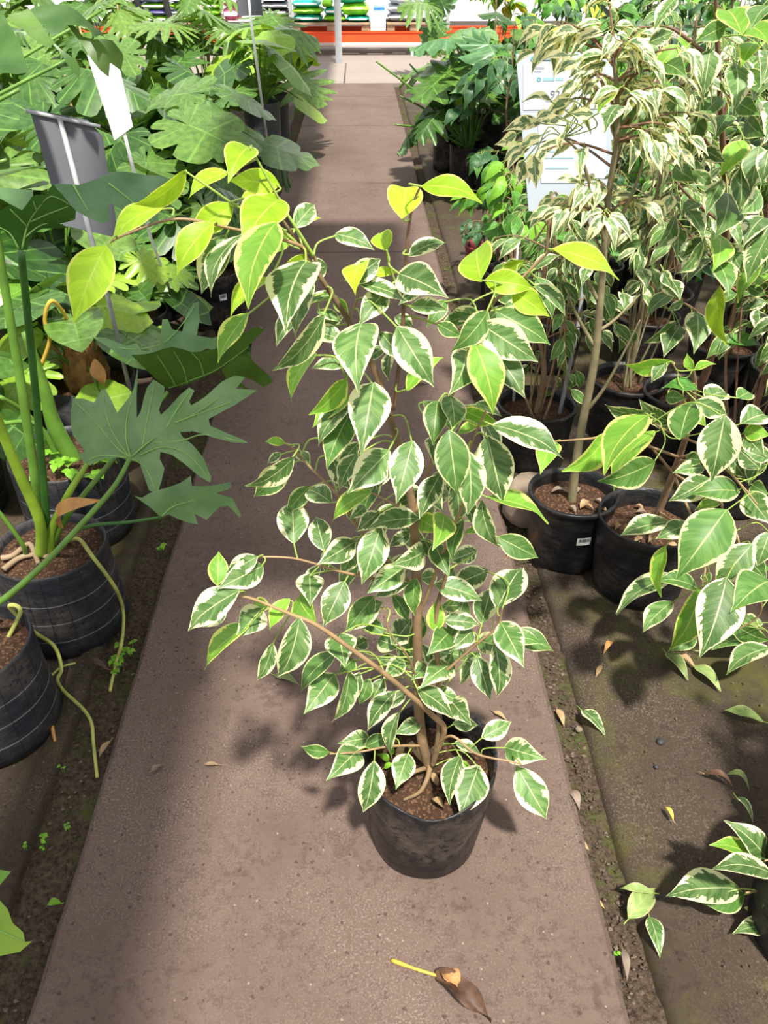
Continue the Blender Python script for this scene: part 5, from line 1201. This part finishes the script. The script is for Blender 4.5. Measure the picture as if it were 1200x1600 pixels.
for r in range(2): sack(347, 374, (12, -8)[r], (34, 12)[r], 'bag_pink', 'pink printed sack, %s one left of the far grey sign' % ('lower', 'upper')[r], stripe='print_white')
for r, m_ in enumerate(('bag_grey', 'bag_black', 'bag_grey', 'bag_black')): sack(405, 452, rowsS[r][1], rowsS[r][0], m_, '%s sack, %s of the pile right of the far grey sign' % (cn[m_], lv[r]), stripe='print_white' if m_ == 'bag_black' else None)
for (x0, x1, y0, y1, m_, lab) in ((456, 504, 24, 36, 'bag_teal', 'teal sack at the bottom left of the teal and lime pile'), (456, 506, 13, 24, 'bag_lime', 'lime green sack above the bottom left teal sack'), (455, 502, 1, 13, 'bag_teal', 'teal sack on top at the left of the teal pile'),
        (505, 540, 25, 36, 'bag_lime', 'lime green sack at the bottom middle of the teal pile'), (506, 536, 13, 25, 'bag_teal', 'teal sack at the middle of the teal pile'), (541, 578, 26, 36, 'bag_teal', 'flat teal sack at the lower right of the teal pile'),
        (533, 578, 6, 26, 'bag_lime', 'plump lime green sack at the right of the teal pile'), (520, 574, -6, 6, 'bag_teal', 'teal sack with green print on top at the right'), (503, 520, 0, 13, 'bag_lime', 'small lime sack squeezed between the teal sacks'),
        (606, 660, 22, 36, 'bag_grey', 'pale grey sack at the bottom of the grey pile'), (604, 650, 8, 22, 'bag_grey', 'pale grey sack in the middle of the grey pile'), (608, 645, -6, 8, 'bag_grey', 'pale grey sack on top of the grey pile'), (661, 690, 22, 36, 'bag_grey', 'pale grey sack at the right end of the grey pile')):
    sack(x0, x1, y0, y1, m_, lab, stripe='print_white' if m_ == 'bag_teal' and y0 > 0 else None)
for px, lab in ((218, 'black strap hanging down the sacks, left one'), (262, 'black strap hanging down the sacks, right one')):
    b = MB(); b.tube(smooth_line([(xat(px), RY + .03, zat(-10)), (xat(px + 3), RY + .02, zat(15)), (xat(px + 8), RY + .02, zat(40))], 5), .05, 6); tag(b.build('strap', 'black_strap'), lab, 'strap')
t = thing('white_carton', 'white carton with a blue lid between the teal and the grey sacks', 'box', (xat(591), RY + .4, zb1))
b = MB(); b.box((0, 0, (zat(18) - zb1) / 2), (xat(604) - xat(580), .6, zat(18) - zb1)); b.build('carton_body', 'print_white', t, smooth=False)
b = MB(); b.box((.02, -.02, zat(18) - zb1 + .02), (xat(601) - xat(584), .5, .05)); b.build('lid', 'blue_plastic', t, smooth=False)
# low white kerb under the rack
b = MB(); b.box((-1.5, RY + 1.6, .1), (14, .12, .22)); struct(b.build('trim_2', 'white_wall', smooth=False))
# ------------------------------------------------------------------ fallen leaves, sprouts and small things on the ground
random.seed(123)
def fallen(B, T, wpx, mat, label, z=.004, arch=.12, fold=.25, name='fallen_leaf', seed=1, lift=.0):
    a, bb = G(B[0], B[1], z), G(T[0], T[1], z); bb.z += lift
    L = (bb - a).length; W = max(wpx * dep(a) / FPX, .25 * L)
    b = MB(); blade(b, V((0, 0, .002)), bb - a + V((0, 0, .002)), ZZ, W, arch, fold, .08, 9, 4, seed)
    d = (bb - a).normalized(); b.tube([-d * .18 * L + V((0, 0, .002)), V((0, 0, .002)) + d * .01], .0012, 4, 1)
    return tag(b.build(name, [mat, 'petiole' if 'dry' not in mat else 'dry_leaf'], loc=a), label, 'leaf')
fallen((428, 1055), (467, 1069), 15, 'fallen_pale', 'pale green fallen leaf on the path under the lower left branch')
fallen((342, 1196), (316, 1196), 7, 'dry_leaf', 'tan dry leaf on the path left of the potted fig')
fallen((236, 1206), (254, 1195), 9, 'dry_leaf_grey', 'small greyish dry leaf near the left path edge')
fallen((478, 540), (455, 536), 12, 'dry_leaf', 'tan dry leaf on the path beside the drooping upper leaves')
fallen((650, 486), (682, 500), 18, 'dry_leaf_yellow', 'curled yellow fallen leaf on the path behind the fig top', arch=.3)
fallen((668, 600), (638, 606), 15, 'dry_leaf', 'crumpled tan leaf on the path behind the fig trunk', arch=.4)
fallen((770, 1112), (792, 1126), 8, 'dry_leaf', 'narrow tan leaf on the path right of the potted fig')
fallen((908, 1110), (946, 1148), 22, 'var', 'variegated fallen leaf lying alone on the right bed edge', z=.0)
fallen((1020, 1396), (966, 1388), 16, 'fallen_pale', 'pale fallen leaf on top of the pair in the right bed', z=.012)
fallen((982, 1436), (1024, 1388), 36, 'fallen_pale', 'broad pale green fallen leaf, lower of the pair in the right bed', z=.0)
fallen((1014, 1432), (1032, 1496), 26, 'var', 'dark variegated fallen leaf below the pale pair', z=.0)
fallen((1040, 1020), (1076, 1062), 22, 'fallen_pale', 'olive fallen leaf under the broad leaved fig, left one', z=.0)
fallen((1054, 1020), (1087, 1043), 12, 'dry_leaf', 'browning fallen leaf between two olive ones', z=.004)
fallen((1084, 1040), (1127, 1079), 22, 'fallen_pale', 'olive fallen leaf under the broad leaved fig, right one', z=.0)
fallen((1192, 1128), (1126, 1109), 22, 'fallen_pale', 'pale yellow green fallen leaf near the right edge', z=.002)
fallen((956, 1004), (942, 1024), 9, 'dry_orange', 'small orange dry leaf in front of the second black pot', z=.0, arch=.3)
fallen((870, 1108), (882, 1136), 11, 'dry_leaf', 'pinkish dry leaf in the soil gap level with the alone variegated leaf', z=-.02)
fallen((890, 1236), (906, 1266), 15, 'dry_leaf_grey', 'grey crumpled leaf on the moss right of the path', z=-.02, arch=.3)
fallen((904, 1318), (920, 1328), 11, 'dry_leaf', 'short dry leaf scrap on the moss', z=-.02)
fallen((924, 1402), (945, 1420), 7, 'dry_orange', 'thin orange dry leaf in the soil gap', z=-.02)
fallen((972, 1484), (980, 1534), 9, 'dry_leaf_grey', 'long grey dry leaf low in the soil gap', z=-.018, arch=.25)
fallen((1100, 1210), (1146, 1230), 12, 'dry_leaf_rust', 'brown curled leaf on the mossy bed at right', z=.0, arch=.35)
fallen((1132, 1212), (1171, 1236), 12, 'fallen_pale', 'olive leaf curled like an arch at right', z=.004, arch=.55)
fallen((1150, 1246), (1177, 1284), 12, 'var', 'narrow variegated fallen leaf by the right edge', z=.004, arch=.25)
fallen((1052, 1283), (1037, 1260), 5, 'dry_leaf_yellow', 'tiny yellow curled leaf in the middle of the right bed', z=.0, arch=.3)
fallen((168, 1046), (133, 1038), 11, 'dry_leaf_rust', 'brown dry leaf at the foot of the grid-lined pot', z=.0, arch=.3)
fallen((173, 1158), (154, 1186), 9, 'dry_leaf', 'tan leaf beside the hanging air root tip', z=.006, arch=.15)
fallen((792, 872), (812, 850), 12, 'dry_orange', 'dry leaf between the stone and the stickered pot', z=.0, arch=.3)
fallen((96, 1412), (72, 1416), 12, 'fig_lime', 'tiny green seedling leaf at the lower left path edge', z=-.01, arch=.3)
fallen((940, 1040), (930, 1060), 7, 'dry_leaf', 'small dry scrap on the mossy bed', z=.0)
# big rusty leaf on its stalk at the bottom
a = G(612, 1500, .006); lf = thing('fallen_leaf', 'large rusty brown dead leaf with yellow stalk at the bottom', 'leaf', a)
b = MB(); b.tube(smooth_line([G(612, 1500, .008) - a, G(650, 1514, .012) - a, G(682, 1524, .010) - a], 4), [.004] * 3 + [.003] * 6, 6); b.build('stalk', 'stalk_ochre', lf)
b = MB(); blade(b, G(680, 1522, .012) - a, G(768, 1594, .014) - a, ZZ, .042, .10, .9, .3, 14, 4, 3); b.build('blade', 'dry_leaf_rust', lf)
b = MB(); blade(b, G(684, 1520, .016) - a, G(722, 1558, .018) - a, V((.3, .2, 1)), .03, .2, .8, .2, 8, 4, 5); b.build('folded_flap', 'husk', lf)
# stick and pebble near the lowest left pot
b = MB(); p = G(80, 1128, .0); b.tube([V((0, 0, .004)), G(86, 1158, .004) - p], [.006, .003], 6); tag(b.build('dry_stick', 'dry_orange', loc=p), 'short orange stick beside the lowest left pot', 'stick')
def pebble(px, py, r, z, mat, label):
    b = MB(); vs = []; n_ = 10
    for i in range(7):
        th = PI * i / 6
        for k in range(n_):
            q = 2 * PI * k / n_; v = V((math.sin(th) * math.cos(q), math.sin(th) * math.sin(q), .7 * math.cos(th) + .7)); vs.append(v * r * (1 + .15 * noise.noise(v * 2 + V((px, 0, 0)))))
    b.add(vs, [(i * n_ + k, (i + 1) * n_ + k, (i + 1) * n_ + (k + 1) % n_, i * n_ + (k + 1) % n_) for i in range(6) for k in range(n_)])
    tag(b.build('pebble', mat, loc=G(px, py, z)), label, 'stone')
pebble(83, 1124, .012, -.01, 'dry_leaf_grey', 'grey round pebble beside the lowest left pot')
pebble(1031, 1162, .010, -.012, 'ink', 'dark lump of soil in the lit patch of the right bed')
pebble(1025, 1200, .006, -.012, 'ink', 'smaller dark crumb in the lit patch of the right bed')
pebble(904, 1142, .009, -.02, 'dry_leaf_grey', 'brown clod near the alone variegated fallen leaf')
# clover and seedlings along the left gap
def sprout(px, py, n, R, sz, label, z=-.02):
    o = G(px, py, z); t = thing('clover_patch' if n > 3 else 'seedling', label, 'weed', o)
    for k in range(n):
        p = V((U(-R, R), U(-R, R), .018 + U(0, .012))); b = MB(); b.tube([V((p.x * .7, p.y * .7, -.01)), p], .0008, 4); b.build('stem', 'stalk', t)
        for j in range(3 if n > 3 else 2):
            q = U(0, 6) + j * (2.09 if n > 3 else 3.1); put_leaf(t, 'fig_lime', p, V((math.cos(q), math.sin(q), .1)), ZZ, sz * U(.8, 1.2), False, 'leaflet', 1.8)
sprout(200, 1030, 11, .035, .014, 'bright green clover patch by the path edge under the air root')
sprout(185, 1052, 4, .012, .012, 'small clover tuft next to the clover patch', -.015)
sprout(252, 862, 3, .012, .016, 'seedling in the gap beside the grid-lined pot behind')
sprout(75, 1316, 3, .006, .010, 'seedling with lime leaves in the lower left gap, upper')
sprout(72, 1330, 2, .006, .009, 'seedling in the lower left gap, just below the upper one')
sprout(108, 1300, 2, .006, .009, 'seedling close to the left path edge')
sprout(42, 1334, 2, .004, .008, 'seedling on the rounded kerb at lower left')
sprout(100, 1208, 2, .004, .007, 'tiny seedling left of the air root tip')
sprout(958, 1496, 2, .004, .008, 'tiny bright seedling low in the right soil gap')
